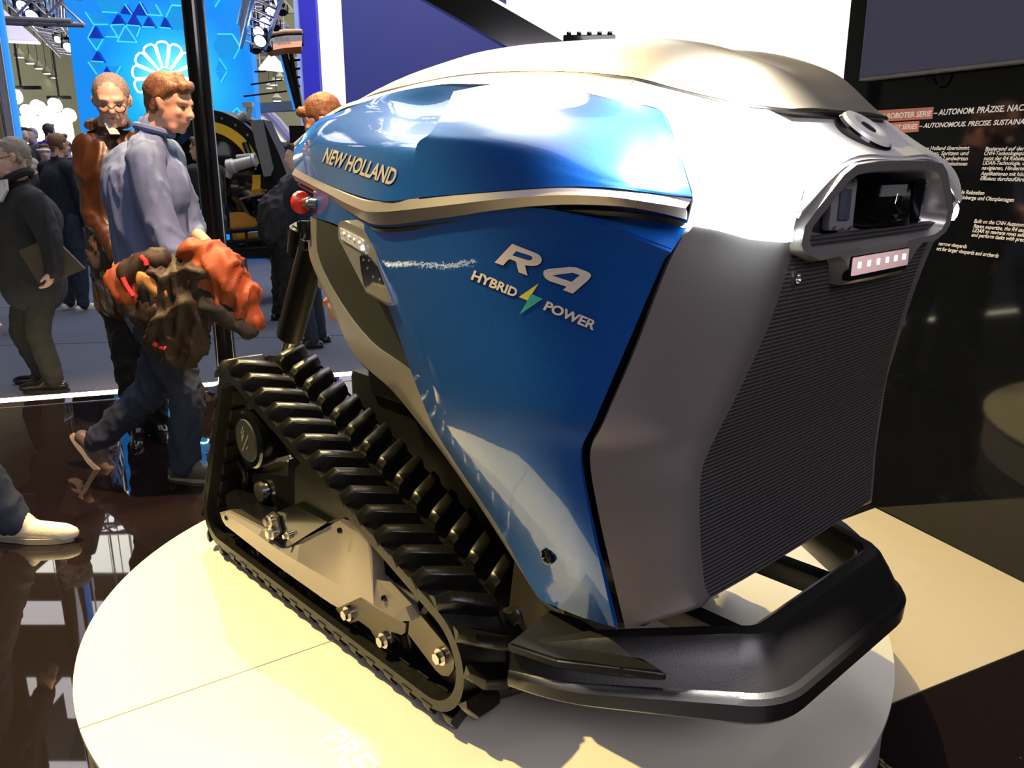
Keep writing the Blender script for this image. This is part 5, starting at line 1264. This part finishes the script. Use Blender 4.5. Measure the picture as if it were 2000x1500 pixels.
def head_lumps(bm, c, F, Upv, k=1.0, big=True):
    """skull, jaw, nose, brow, ears in the frame given by face direction F and up Upv"""
    F = V3(F).normalized(); Rv = F.cross(V3(Upv)).normalized(); Uz = Rv.cross(F).normalized(); R = Matrix((Rv, F, Uz)).transposed()
    def P(x, y, z): return c + R @ (V3((x, y, z)) * k)
    ell(bm, P(0, -.012, .030), (.075 * k, .094 * k, .086 * k), R); ell(bm, P(0, .018, -.030), (.062 * k, .074 * k, .082 * k), R)
    hull_add(bm, P(-.030, .040, -.082), .024 * k, P(.030, .040, -.082), .024 * k); hull_add(bm, P(0, .062, -.088), .020 * k, P(0, .045, -.06), .03 * k)
    if big:
        hull_add(bm, P(0, .082, .012), .008 * k, P(0, .103, -.026), .0125 * k, 8); ell(bm, P(-.011, .094, -.028), (.009 * k,) * 3, R, 8); ell(bm, P(.011, .094, -.028), (.009 * k,) * 3, R, 8)
        hull_add(bm, P(-.042, .068, .024), .012 * k, P(-.012, .082, .024), .011 * k, 8); hull_add(bm, P(.042, .068, .024), .012 * k, P(.012, .082, .024), .011 * k, 8)
        ell(bm, P(-.036, .060, -.022), (.020 * k, .022 * k, .020 * k), R, 10); ell(bm, P(.036, .060, -.022), (.020 * k, .022 * k, .020 * k), R, 10)
        hull_add(bm, P(-.018, .080, -.052), .008 * k, P(.018, .080, -.052), .008 * k, 8); hull_add(bm, P(-.015, .077, -.062), .009 * k, P(.015, .077, -.062), .009 * k, 8)
        for s in (-1, 1): hull_add(bm, P(s * .076, -.008, .012), .015 * k, P(s * .074, -.002, -.018), .010 * k, 8)
    return P, R
def face_bits(P, R, k, par, glasses=False, mouth=True):
    for s in (-1, 1): bm = bmesh.new(); ell(bm, P(s * .030, .0765, .004), (.0125 * k, .008 * k, .0055 * k), R, 10); bm_obj('eye', bm, M['eye'], par)
    if mouth: bm = bmesh.new(); hull_add(bm, P(-.021, .0815, -.057), .0028 * k, P(0, .089, -.057), .0035 * k, 6); hull_add(bm, P(.021, .0815, -.057), .0028 * k, P(0, .089, -.057), .0035 * k, 6); bm_obj('lips', bm, M['lip'], par)
    if glasses:
        bm = bmesh.new()
        for s in (-1, 1):
            cc = P(s * .033, .100, -.010); tube(bm, [cc + R @ (V3((.026 * math.cos(t), -abs(math.cos(t)) * .004, .016 * math.sin(t))) * k) for t in [i * math.pi / 9 for i in range(18)]], .0022 * k, 6, True)
            tube(bm, [P(s * .058, .096, -.006), P(s * .078, .04, .006), P(s * .080, -.01, .012)], .002 * k, 6)
        tube(bm, [P(-.008, .106, -.006), P(.008, .106, -.006)], .002 * k, 6); bm_obj('glasses', bm, M['glassf'], par)
def hair_lumps(bm, P, R, k, style):
    if style == 'short':
        ell(bm, P(0, -.022, .042), (.0805 * k, .092 * k, .084 * k), R); hull_add(bm, P(-.035, .052, .095), .022 * k, P(.035, .052, .095), .022 * k)
        for s in (-1, 1): hull_add(bm, P(s * .066, -.02, .03), .018 * k, P(s * .064, -.035, -.02), .018 * k)
        hull_add(bm, P(0, -.082, .0), .03 * k, P(0, -.062, -.05), .03 * k)
    elif style == 'side':
        ell(bm, P(0, -.026, .046), (.083 * k, .096 * k, .086 * k), R); hull_add(bm, P(-.05, .045, .088), .024 * k, P(.035, .075, .082), .020 * k); hull_add(bm, P(.0, .02, .11), .03 * k, P(.04, .07, .075), .02 * k)
        for s in (-1, 1): hull_add(bm, P(s * .068, -.015, .04), .020 * k, P(s * .066, -.035, -.025), .018 * k); hull_add(bm, P(s * .060, .03, .07), .02 * k, P(s * .068, .0, .03), .016 * k)
        hull_add(bm, P(0, -.088, .0), .032 * k, P(0, -.066, -.055), .030 * k)
    elif style == 'receding':
        ell(bm, P(0, -.019, .041), (.0800 * k, .091 * k, .082 * k), R)
        for s in (-1, 1): hull_add(bm, P(s * .066, -.02, .04), .015 * k, P(s * .066, -.03, -.01), .014 * k)
        hull_add(bm, P(0, -.080, .0), .03 * k, P(0, -.064, -.045), .026 * k)
def hand(bm, wr, d, palm_n, k=1.0, curl=.5):
    """palm + five fingers; d = direction of the fingers, palm_n = direction the palm faces"""
    d = V3(d).normalized(); pn = V3(palm_n); pn = (pn - d * pn.dot(d)).normalized(); s = d.cross(pn)
    for i, y in enumerate((-.028, -.010, .010, .028)):
        hull_add(bm, wr + s * y * .6 * k, .015 * k, wr + (d * .075 + s * y) * k, .013 * k, 8)
        L = (.036, .042, .039, .030)[i] * k; a = wr + (d * .082 + s * y) * k
        b = a + (d * math.cos(curl) + pn * math.sin(curl)) * L; c = b + (d * math.cos(curl * 2.2) + pn * math.sin(curl * 2.2)) * L * .8
        hull_add(bm, a, .0095 * k, b, .0085 * k, 6); hull_add(bm, b, .0085 * k, c, .0072 * k, 6)
    a = wr + (d * .022 - s * .028) * k; b = a + (d * .030 - s * .026 + pn * .012) * k; hull_add(bm, a, .014 * k, b, .011 * k, 8); hull_add(bm, b, .011 * k, b + (d * .028 - s * .006 + pn * .012) * k, .009 * k, 8)
def shoe(ankle, toe_dir, L, m_, par, pitch=0.0, up=None, sole=True, name='shoe'):
    """ankle point, horizontal toe direction, sole length"""
    t = V3(toe_dir).normalized(); side = t.cross(V3((0, 0, 1))).normalized(); R = Matrix.Rotation(pitch, 3, side); t2 = R @ t; u2 = R @ V3((0, 0, 1))
    heel = ankle - t2 * .055 - u2 * .055; toe = ankle + t2 * (L - .075) - u2 * .062
    bm = bmesh.new()
    hull_add(bm, heel, .036, ankle + t2 * .06 - u2 * .052, .038); hull_add(bm, ankle + t2 * .03 - u2 * .05, .040, toe - t2 * .03, .036); hull_add(bm, toe - t2 * .04, .036, toe, .024); hull_add(bm, ankle - t2 * .01 + u2 * .01, .044, ankle + t2 * .05 - u2 * .03, .040)
    o = fuse(name, bm, .009, m_, par, 3)
    if sole:
        bm = bmesh.new(); out = []
        for i in range(24):
            a = i * math.pi / 12; y = math.sin(a) * (.046 if math.cos(a) > 0 else .036); x = (L / 2 + .01) * math.cos(a); out.append(ankle + t2 * (L / 2 - .085 + x) + side * y - u2 * .098)
        prism(bm, out, u2 * .022); bm_obj('shoe_sole', bm, M['sole'] if m_ is not M['shoeb'] else M['blk'], o, True)
    return o
SK = lambda pts, r: (pts, r)
def person(base, label, J, look, up, mats, style='short', glasses=False, detail=True, group=None, folds=.010, vox=.012, bulk=1.0, hands=(None, None), seed=0, open_front=False, k=1.0, shoes=True, head_k=1.0, hat=False):
    """J: joints relative to base - head, neck, chest, pelvis, sL/sR shoulders, eL/eR elbows, wL/wR wrists, hL/hR hips, kL/kR knees, aL/aR ankles, tL/tR toe directions"""
    o = empty('person', base, label=label, cat='person', group=group); g = {a: V3(b) for a, b in J.items()}
    bm = bmesh.new(); P, R = head_lumps(bm, g['head'], look, up, head_k, True)
    hull_add(bm, g['head'] + R @ V3((0, -.03, -.05)), .056 * k, g['neck'], .060 * k); hull_add(bm, g['neck'], .06 * k, g['chest'], .10 * k); ell(bm, g['chest'], (.14 * k, .10 * k, .16 * k)); hull_add(bm, g['chest'], .11 * k, g['pelvis'], .12 * k)
    for s in 'LR':
        hull_add(bm, g['neck'] - V3((0, 0, .04)), .05 * k, g['s' + s], .052 * k); hull_add(bm, g['s' + s], .050 * k, g['e' + s], .040 * k); hull_add(bm, g['e' + s], .040 * k, g['w' + s], .026 * k)
        hull_add(bm, g['pelvis'], .10 * k, g['h' + s], .085 * k); hull_add(bm, g['h' + s], .085 * k, g['k' + s], .055 * k); hull_add(bm, g['k' + s], .052 * k, g['a' + s], .034 * k)
        hd = hands['LR'.index(s)]
        if hd is None: hd = ((g['w' + s] - g['e' + s]).normalized(), V3((0, 0, -1)) if abs((g['w' + s] - g['e' + s]).normalized().z) < .8 else V3((0, 1, 0)), .4)
        if hd: hand(bm, g['w' + s], hd[0], hd[1], k, hd[2])
    body = fuse('body', bm, .0075 if detail else .018, mats['skin'], o, 2)
    if detail: face_bits(P, R, head_k, body, glasses)
    bm = bmesh.new(); hair_lumps(bm, P, R, head_k, style); fuse('hair', bm, .007 if detail else .014, mats['hair'], o, 2, .0018 if detail else 0, 30, seed, (1, 1, 1))
    # upper garment
    bm = bmesh.new(); b = bulk
    ell(bm, g['chest'], (.165 * b, .135 * b, .20)); hull_add(bm, g['chest'] + V3((0, 0, .02)), .145 * b, g['pelvis'] + V3((0, 0, .06)), .150 * b, 14); hull_add(bm, g['pelvis'] + V3((0, 0, .06)), .150 * b, g['pelvis'] - V3((0, 0, mats.get('drop', .02))), .152 * b, 14)
    for s in 'LR':
        hull_add(bm, g['neck'] - V3((0, 0, .055)), .066, g['s' + s], .072 * b ** .5, 12); hull_add(bm, g['s' + s], .074 * b ** .5, g['e' + s], .060 * b ** .5, 12)
        ee = g['w' + s]
        if mats.get('rolled'): ee = g['e' + s].lerp(g['w' + s], .38)
        hull_add(bm, g['e' + s], .060 * b ** .5, ee, .046 * b ** .5, 12)
    hull_add(bm, g['neck'] - V3((0, 0, .03)), .068, g['neck'] + V3((0, 0, .012)), .064, 12)
    fuse(mats.get('topname', 'jacket'), bm, vox, mats['top'], o, 3, folds, 7, seed)
    # trousers
    bm = bmesh.new(); ell(bm, g['pelvis'], (.165 * b ** .5, .130 * b ** .5, .13))
    for s in 'LR':
        hull_add(bm, g['pelvis'], .12, g['h' + s], .105, 12); hull_add(bm, g['h' + s], .104, g['k' + s], .076, 12); hull_add(bm, g['k' + s], .076, g['a' + s] - (g['k' + s] - g['a' + s]).normalized() * .015, .062, 12)
    fuse('trousers', bm, vox, mats['legs'], o, 3, folds * .8, 10, seed + 5, (1, 1, .6))
    if shoes:
        for s in 'LR': shoe(g['a' + s], g['t' + s], mats.get('sl', .28), mats['shoe'], o, g.get('p' + s, V3((0, 0, 0))).x)
    return o, P, R
def rel(base, px, py, Y): return atY(px, py, Y) - base

# ---- man in the blue shirt, walking to the right with the work jacket over his arm
YA = 3.62; B = V3((onfloor(365, 935).x - .12, YA, 0))
def r_(px, py, dy=0.0): return atY(px, py, YA + dy) - B
J = dict(head=r_(333, 205, .06), neck=r_(292, 262, .06), chest=r_(282, 372, .05), pelvis=r_(312, 590, .10), sR=r_(282, 312, -.13), sL=r_(318, 300, .24), eR=r_(322, 470, -.20), wR=r_(392, 556, -.26), eL=r_(372, 450, .30), wL=r_(400, 470, .16),
         hR=r_(310, 632, .02), hL=r_(340, 630, .16), kR=r_(366, 770, .04), aR=r_(362, 900, -.0), kL=r_(290, 768, .14), aL=r_(192, 858, .16), tR=V3((1, -.12, 0)), tL=V3((.55, -.0, 0)), pL=V3((-.95, 0, 0)), pR=V3((0, 0, 0)))
man1, P, R = person(B, 'man in blue shirt and jeans striding past, orange brown jacket on his arm', J, (1, -.18, -.22), (0.2, 0, 1), dict(skin=M['skin'], hair=M['hairbr'], top=M['shirt'], topname='shirt', legs=M['jeans'], shoe=M['shoet'], rolled=True, drop=.0), 'side', folds=.011, seed=2, bulk=1.12, hands=((V3((.6, -.5, -.6)), V3((0, 0, -1)), .8), None), vox=.011)
bm = bmesh.new(); cN = r_(296, 250, .06); tube(bm, [cN + V3((.070 * math.cos(t) + .01, .070 * math.sin(t), .02 * math.cos(t + 2.6) - .01)) for t in [i * math.pi / 10 for i in range(20)]], .015, 8, True); bm_obj('shirt_collar', bm, M['shirt'], man1)
# work jacket over his forearm
jb = r_(360, 520, -.28) + B
jk = empty('work_jacket', jb, label='orange and dark brown work jacket draped over the walking man\'s forearm', cat='jacket')
def q_(px, py, dy=-.30): return atY(px, py, YA + dy) - jb
def drape(name, caps, m_, fold, seed, vox=.012):
    bm = bmesh.new()
    for a, ra, b, rb in caps: hull_add(bm, q_(*a), ra, q_(*b), rb, 10)
    return fuse(name, bm, vox, m_, jk, 3, fold, 9, seed, (1, 1, .5))
body_j = drape('jacket_body', [((300, 520), .07, (345, 560), .09), ((320, 560), .10, (330, 660), .085), ((360, 560), .10, (375, 660), .08), ((330, 640), .07, (350, 685), .06), ((370, 560), .09, (400, 520), .08), ((378, 640), .06, (365, 695), .045)], M['brownw'], .020, 3)
drape('jacket_sleeve', [((375, 485), .045, (430, 520), .075), ((430, 520), .08, (470, 580), .08), ((450, 560), .07, (492, 622), .055), ((400, 530), .08, (430, 590), .07), ((430, 590), .06, (495, 630), .045)], M['orangej'], .018, 5)
drape('sleeve_lining', [((415, 575), .05, (455, 612), .05), ((455, 612), .045, (490, 634), .035), ((400, 560), .05, (420, 590), .05)], M['blk'], .008, 6).location = V3((0, -.035, -.015))
drape('jacket_tail', [((228, 548), .05, (275, 575), .08), ((275, 540), .07, (300, 590), .08), ((245, 575), .05, (300, 610), .07), ((290, 510), .035, (232, 532), .03)], M['orangej'], .010, 8)
drape('jacket_yoke', [((262, 530), .045, (318, 505), .05), ((300, 595), .06, (330, 610), .06), ((250, 595), .03, (300, 618), .05)], M['brownw'], .009, 9).location = V3((0, -.03, 0))
drape('jacket_cuff', [((300, 545), .045, (325, 565), .045)], mat('tan_cuff', (.42, .20, .06), .6, noise_a=.2), .008, 10, .009).location = V3((0, -.055, 0))
for l in ([(239, 542), (248, 560), (260, 578)], [(274, 500), (284, 510), (286, 518)], [(300, 671), (312, 676), (324, 681)]):
    bm = bmesh.new(); tube(bm, [q_(a, b, -.385 if l[0][1] < 600 else -.37) for a, b in l], .010, 8); bm_obj('red_strip', bm, M['redstrip'], jk)

# ---- man in the brown waxed jacket behind him, looking down over his glasses
YB2 = 4.22; B = V3((atY(270, 860, YB2).x, YB2, 0))
def r_(px, py, dy=0.0): return atY(px, py, YB2 + dy) - B
J = dict(head=r_(219, 198, -.03), neck=r_(212, 256, .05), chest=r_(222, 340, .05), pelvis=r_(250, 540, .05), sR=r_(180, 290, .02), sL=r_(290, 292, .10), eR=r_(186, 420, -.04), wR=r_(235, 500, -.16), eL=r_(300, 420, .0), wL=r_(290, 500, -.1),
         hR=r_(236, 580, .04), hL=r_(278, 580, .06), kR=r_(248, 690, .0), aR=r_(270, 830, 0), kL=r_(290, 690, .05), aL=r_(308, 826, .05), tR=V3((.35, -1, 0)), tL=V3((.7, -1, 0)), pL=V3((0, 0, 0)), pR=V3((0, 0, 0)))
man2, P, R = person(B, 'grey-haired man in a brown waxed jacket looking down over his glasses', J, (.38, -1, -.30), (0, 0, 1), dict(skin=M['skin2'], hair=M['hairgr'], top=M['brownj'], legs=M['blk'], shoe=M['shoeb'], drop=.10), 'receding', True, folds=.011, seed=11, bulk=1.08, vox=.011, head_k=1.04)
bm = bmesh.new(); c = r_(212, 250, .03)
tube(bm, [c + V3((.088 * math.cos(t), .078 * math.sin(t), .055 - .05 * abs(math.sin(t / 2 - .8)))) for t in [math.radians(a) for a in range(-50, 231, 20)]], .022, 10); bm_obj('jacket_collar', bm, M['brownj'], man2)
bm = bmesh.new(); prism(bm, [r_(203, 240, -.085), r_(215, 262, -.10), r_(229, 262, -.105), r_(224, 254, -.095), r_(208, 238, -.08)], V3((0, .03, 0))); bm_obj('shirt_collar', bm, M['collar'], man2, False)
bm = bmesh.new(); hull_add(bm, r_(205, 440, -.02), .09, r_(212, 505, -.02), .10, 12); fuse('quilted_vest', bm, .012, M['quilt'], man2, 2, .008, 14, 4, (1, 1, 1))
bm = bmesh.new(); tube(bm, [r_(188, 470, -.115), r_(187, 490, -.118)], .005, 6); bm_obj('zip_pull', bm, M['orangej'], man2)

# ---- grey-haired man at the left edge walking out of the picture
YC2 = 5.45; B = V3((atY(100, 770, YC2).x, YC2, -.1))
def r_(px, py, dy=0.0): return atY(px, py, YC2 + dy) - B
J = dict(head=r_(22, 310, .0), neck=r_(34, 356, .02), chest=r_(52, 430, .02), pelvis=r_(66, 545, .04), sL=r_(64, 395, -.14), sR=r_(40, 390, .20), eL=r_(98, 470, -.16), wL=r_(103, 528, -.20), eR=r_(30, 470, .24), wR=r_(60, 520, .05),
         hL=r_(78, 570, -.02), hR=r_(54, 570, .12), kL=r_(74, 650, -.04), aL=r_(104, 738, -.02), kR=r_(44, 648, .14), aR=r_(82, 728, .2), tL=V3((-1, -.15, 0)), tR=V3((-1, .1, 0)), pL=V3((0, 0, 0)), pR=V3((0, 0, 0)))
man3, P, R = person(B, 'heavy grey-haired man in charcoal sweater walking out at the left edge', J, (-1, -.72, -.12), (-.15, 0, 1), dict(skin=M['skin2'], hair=M['hairgr'], top=M['sweater'], topname='sweater', legs=M['olive'], shoe=M['shoeb'], drop=.03), 'short', True, folds=.007, seed=21, bulk=1.32, hands=((V3((-.35, -.1, -1)), V3((-1, 0, .2)), .5), None), vox=.013, head_k=1.08)
bm = bmesh.new(); c = r_(32, 352, .0); tube(bm, [c + V3((.085 * math.cos(t), .085 * math.sin(t), .01 + .045 * math.cos(t))) for t in [i * math.pi / 10 for i in range(20)]], .026, 8, True); bm_obj('sweater_collar', bm, M['blk'], man3)
bm = bmesh.new(); prism(bm, [r_(0, 352, -.12), r_(10, 350, -.14), r_(12, 372, -.17), r_(0, 395, -.2)], V3((0, .03, 0))); bm_obj('shirt_front', bm, M['collar'], man3, False)
w_ = r_(104, 522, -.20); bm = bmesh.new(); tube(bm, [w_ + V3((.034 * math.cos(t), .034 * math.sin(t), 0)) for t in [i * math.pi / 8 for i in range(16)]], .008, 6, True); bm_obj('wrist_watch', bm, M['steel'], man3)
fb = atY(95, 500, YC2 - .17); fo = empty('document_folder', fb, label='olive brown document folder tucked under the left man\'s arm', cat='folder')
bm = bmesh.new(); prism(bm, [atY(a, b, YC2 - .17 + c) - fb for a, b, c in ((36, 490, -.05), (102, 462, 0), (165, 525, .05), (80, 562, -.05))], V3((0, .022, 0))); bm_obj('folder_cover', bm, mat('folder_brown', (.085, .07, .04), .6), fo, False)
bm = bmesh.new(); prism(bm, [atY(a, b, YC2 - .155 + c) - fb for a, b, c in ((40, 490, -.05), (102, 465, 0), (160, 524, .05), (82, 558, -.05))], V3((0, .012, 0)) * .6); bm_obj('folder_pages', bm, M['collar'], fo, False)

# ---- person whose white shoe steps in at the left edge
B = V3((onfloor(20, 1050).x - .25, 3.06, 0)); tX = onfloor(124, 1040).x + .055 - B.x
J = dict(head=(-.02, .02, 1.62), neck=(-.02, .02, 1.47), chest=(-.02, .0, 1.28), pelvis=(0, 0, .98), sR=(-.02, -.19, 1.42), sL=(-.02, .19, 1.42), eR=(-.06, -.22, 1.14), wR=(.02, -.22, .88), eL=(0, .22, 1.14), wL=(.10, .22, .9),
         hR=(0, -.08, .92), hL=(0, .09, .92), kR=(.10, -.08, .52), aR=(tX - .205, -.08, .10), kL=(-.08, .09, .52), aL=(-.32, .09, .12), tR=V3((1, -.05, 0)), tL=V3((1, 0, 0)), pR=V3((0, 0, 0)), pL=V3((-.2, 0, 0)))
m4, P, R = person(B, 'visitor in jeans mostly outside the left edge, only a white sneaker showing', J, (1, 0, -.1), (0, 0, 1), dict(skin=M['skin2'], hair=M['hairdk'], top=M['navy'], legs=M['jeans'], shoe=M['shoew'], sl=.31), 'short', detail=False, folds=.010, seed=31, vox=.016)

# ---- background visitors -----------------------------------------------------------
def stand(x, y, z, h, face, mats, label, style='short', detail=False, group=None, bend=0.0, seed=0, bulk=1.0, lookz=0.0, arm=0, k=1.0, vox=.028, folds=.007, walk=.0):
    """simple standing visitor: face = heading angle in degrees (0 = +x, 90 = away from the camera)"""
    a = math.radians(face); f = V3((math.cos(a), math.sin(a), 0)); l = V3((-f.y, f.x, 0)); s = h / 1.78
    def q(fw, sd, up): return (f * fw + l * sd + V3((0, 0, up))) * s
    b = bend
    J = dict(head=q(.04 + .55 * math.sin(b), 0, .98 + .66 * math.cos(b)), neck=q(.0 + .44 * math.sin(b), 0, .98 + .52 * math.cos(b)), chest=q(.28 * math.sin(b), 0, .98 + .32 * math.cos(b)), pelvis=q(0, 0, .98),
             hL=q(0, .09, .92), hR=q(0, -.09, .92), kL=q(.02 + walk, .10, .50), kR=q(.02 - walk, -.10, .50), aL=q(-.02 + walk * .6, .11, .09), aR=q(-.02 - walk, -.11, .09), tL=f, tR=f, pL=V3((0, 0, 0)), pR=V3((0, 0, 0)))
    for n_, sd in (('L', .2), ('R', -.2)):
        J['s' + n_] = q(.42 * math.sin(b), sd, .98 + .45 * math.cos(b)); J['e' + n_] = q(.42 * math.sin(b) + .02 + .10 * arm, sd * 1.2, .98 + .45 * math.cos(b) - .29)
        J['w' + n_] = q(.42 * math.sin(b) + .06 + .30 * arm, sd * (1.15 - .5 * arm), .98 + .45 * math.cos(b) - .54 + .26 * arm)
    up = V3((0, 0, 1)) * math.cos(b) + f * math.sin(b)
    return person(V3((x, y, z)), label, J, f + V3((0, 0, lookz - 1.0 * math.sin(b))), up, mats, style, detail=detail, group=group, folds=folds, vox=vox, bulk=bulk, seed=seed, k=s, head_k=s)
def mt_(top, legs='dkjeans', hair='hairdk', skin='skin2', shoe='shoeb', **kw): return dict(top=M[top] if isinstance(top, str) else top, legs=M[legs], hair=M[hair], skin=M[skin], shoe=M[shoe], **kw)
def xat(px, Y, py=300): return atY(px, py, Y).x
stand(xat(128, 8.6, 420), 8.6, -.1, 1.80, 62, mt_('navy', hair='hairbr', skin='skin', shoe='shoew'), 'man in dark navy pullover seen from behind left of the blue wall', detail=True, seed=41, bulk=1.12, vox=.018)
stand(xat(405, 8.2, 380), 8.2, -.1, 1.76, 165, mt_('blk', 'dkjeans', 'hairbr', 'skin', rolled=True, topname='polo_shirt'), 'young man in black polo half hidden behind the black pole', detail=True, seed=42, bulk=.95, vox=.018)
stand(xat(540, 8.0, 380), 8.0, -.1, 1.74, 35, mt_('sweater', 'blk', 'hairgr', drop=.08), 'bending man in long charcoal coat beside the big black machine', bend=.75, seed=43, bulk=1.2, vox=.018, folds=.02)
stand(xat(607, 6.9, 600), 6.9, -.1, 1.68, 200, mt_('navy', 'dkjeans', 'hairdk', shoe='shoeb'), 'woman whose jeans and black heeled boots show under the hood', seed=44, walk=.06)
bx = stand(xat(612, 3.9, 230) + .30, 4.0, 0, 1.80, 188, mt_('navy', 'blk', 'hairbr', 'skin', drop=.1), 'man with short brown hair bending his head behind the blue hood', detail=True, bend=.42, seed=45, vox=.014, lookz=-.35)
CR = 'small crowd far behind on the left'
far = [(45, 12.2, .16, 1.72, 330, 'blk', 'hairdk', 'dark-haired visitor in black beside the chrome column'), (68, 12.6, .16, 1.72, 270, 'navy', 'hairgr', 'balding visitor in bright blue facing the camera in the crowd'),
       (98, 13.6, .16, 1.82, 80, 'navy', 'hairdk', 'tall visitor in blue seen from behind above the crowd'), (40, 10.7, -.1, 1.70, 200, 'navy', 'hairdk', 'dark-haired man with white collar left of the crowd'),
       (86, 11.4, -.1, 1.74, 300, 'blk', 'hairbr', 'visitor with white headband among the crowd'), (60, 9.9, -.1, 1.56, 250, 'blk', 'hairgr', 'short visitor just behind the grey-haired man'), (131, 12.4, -.1, 1.80, 240, 'navy', 'hairdk', 'dark blue visitor half hidden right of the navy pullover man')]
M['brightblue'] = fabric('bright_blue_jacket', (.03, .04, .40), .2)
for i, (px, Y, z, h, f, t, hr, lb) in enumerate(far):
    o, P, R = stand(xat(px, Y, 290), Y, z, h, f, mt_('brightblue' if 'blue' in lb and 'dark' not in lb else t, 'blk', hr), lb, seed=50 + i, vox=.032, group=CR)
    if 'headband' in lb: bm = bmesh.new(); tube(bm, [P(.088 * math.cos(t_), -.005 + .10 * math.sin(t_), .035) for t_ in [k_ * math.pi / 8 for k_ in range(16)]], .016, 6, True); bm_obj('headband', bm, M['collar'], o)
    if 'collar' in lb: bm = bmesh.new(); tube(bm, [P(.06 * math.cos(t_), -.02 + .07 * math.sin(t_), -.125) for t_ in [k_ * math.pi / 8 for k_ in range(16)]], .018, 6, True); bm_obj('shirt_collar', bm, M['collar'], o)
far2 = [(541, 24.4, .3, 1.72, 200, 'brightblue', 'hairdk', 'far visitor in blue on the right of the black machine'), (555, 23.4, .3, 1.66, 230, 'lilac', 'hairdk', 'far woman in lilac facing left beside the machine'), (571, 24.9, .3, 1.72, 300, 'blk', 'hairdk', 'far dark visitor nearest the blue hood'), (549, 21.4, -.1, 1.74, 60, 'blk', 'hairbr', 'far brown-haired visitor seen from behind near the machine wheel'), (566, 19.6, -.1, 1.7, 260, 'navy', 'hairdk', 'far smiling visitor in front of the group by the hood')]
M['lilac'] = fabric('lilac_top', (.45, .30, .50), .1)
for i, (px, Y, z, h, f, t, hr, lb) in enumerate(far2): stand(xat(px, Y, 290), Y, z, h, f, mt_(t, 'blk', hr), lb, seed=70 + i, vox=.045, group='far visitors between the black machine and the hood')
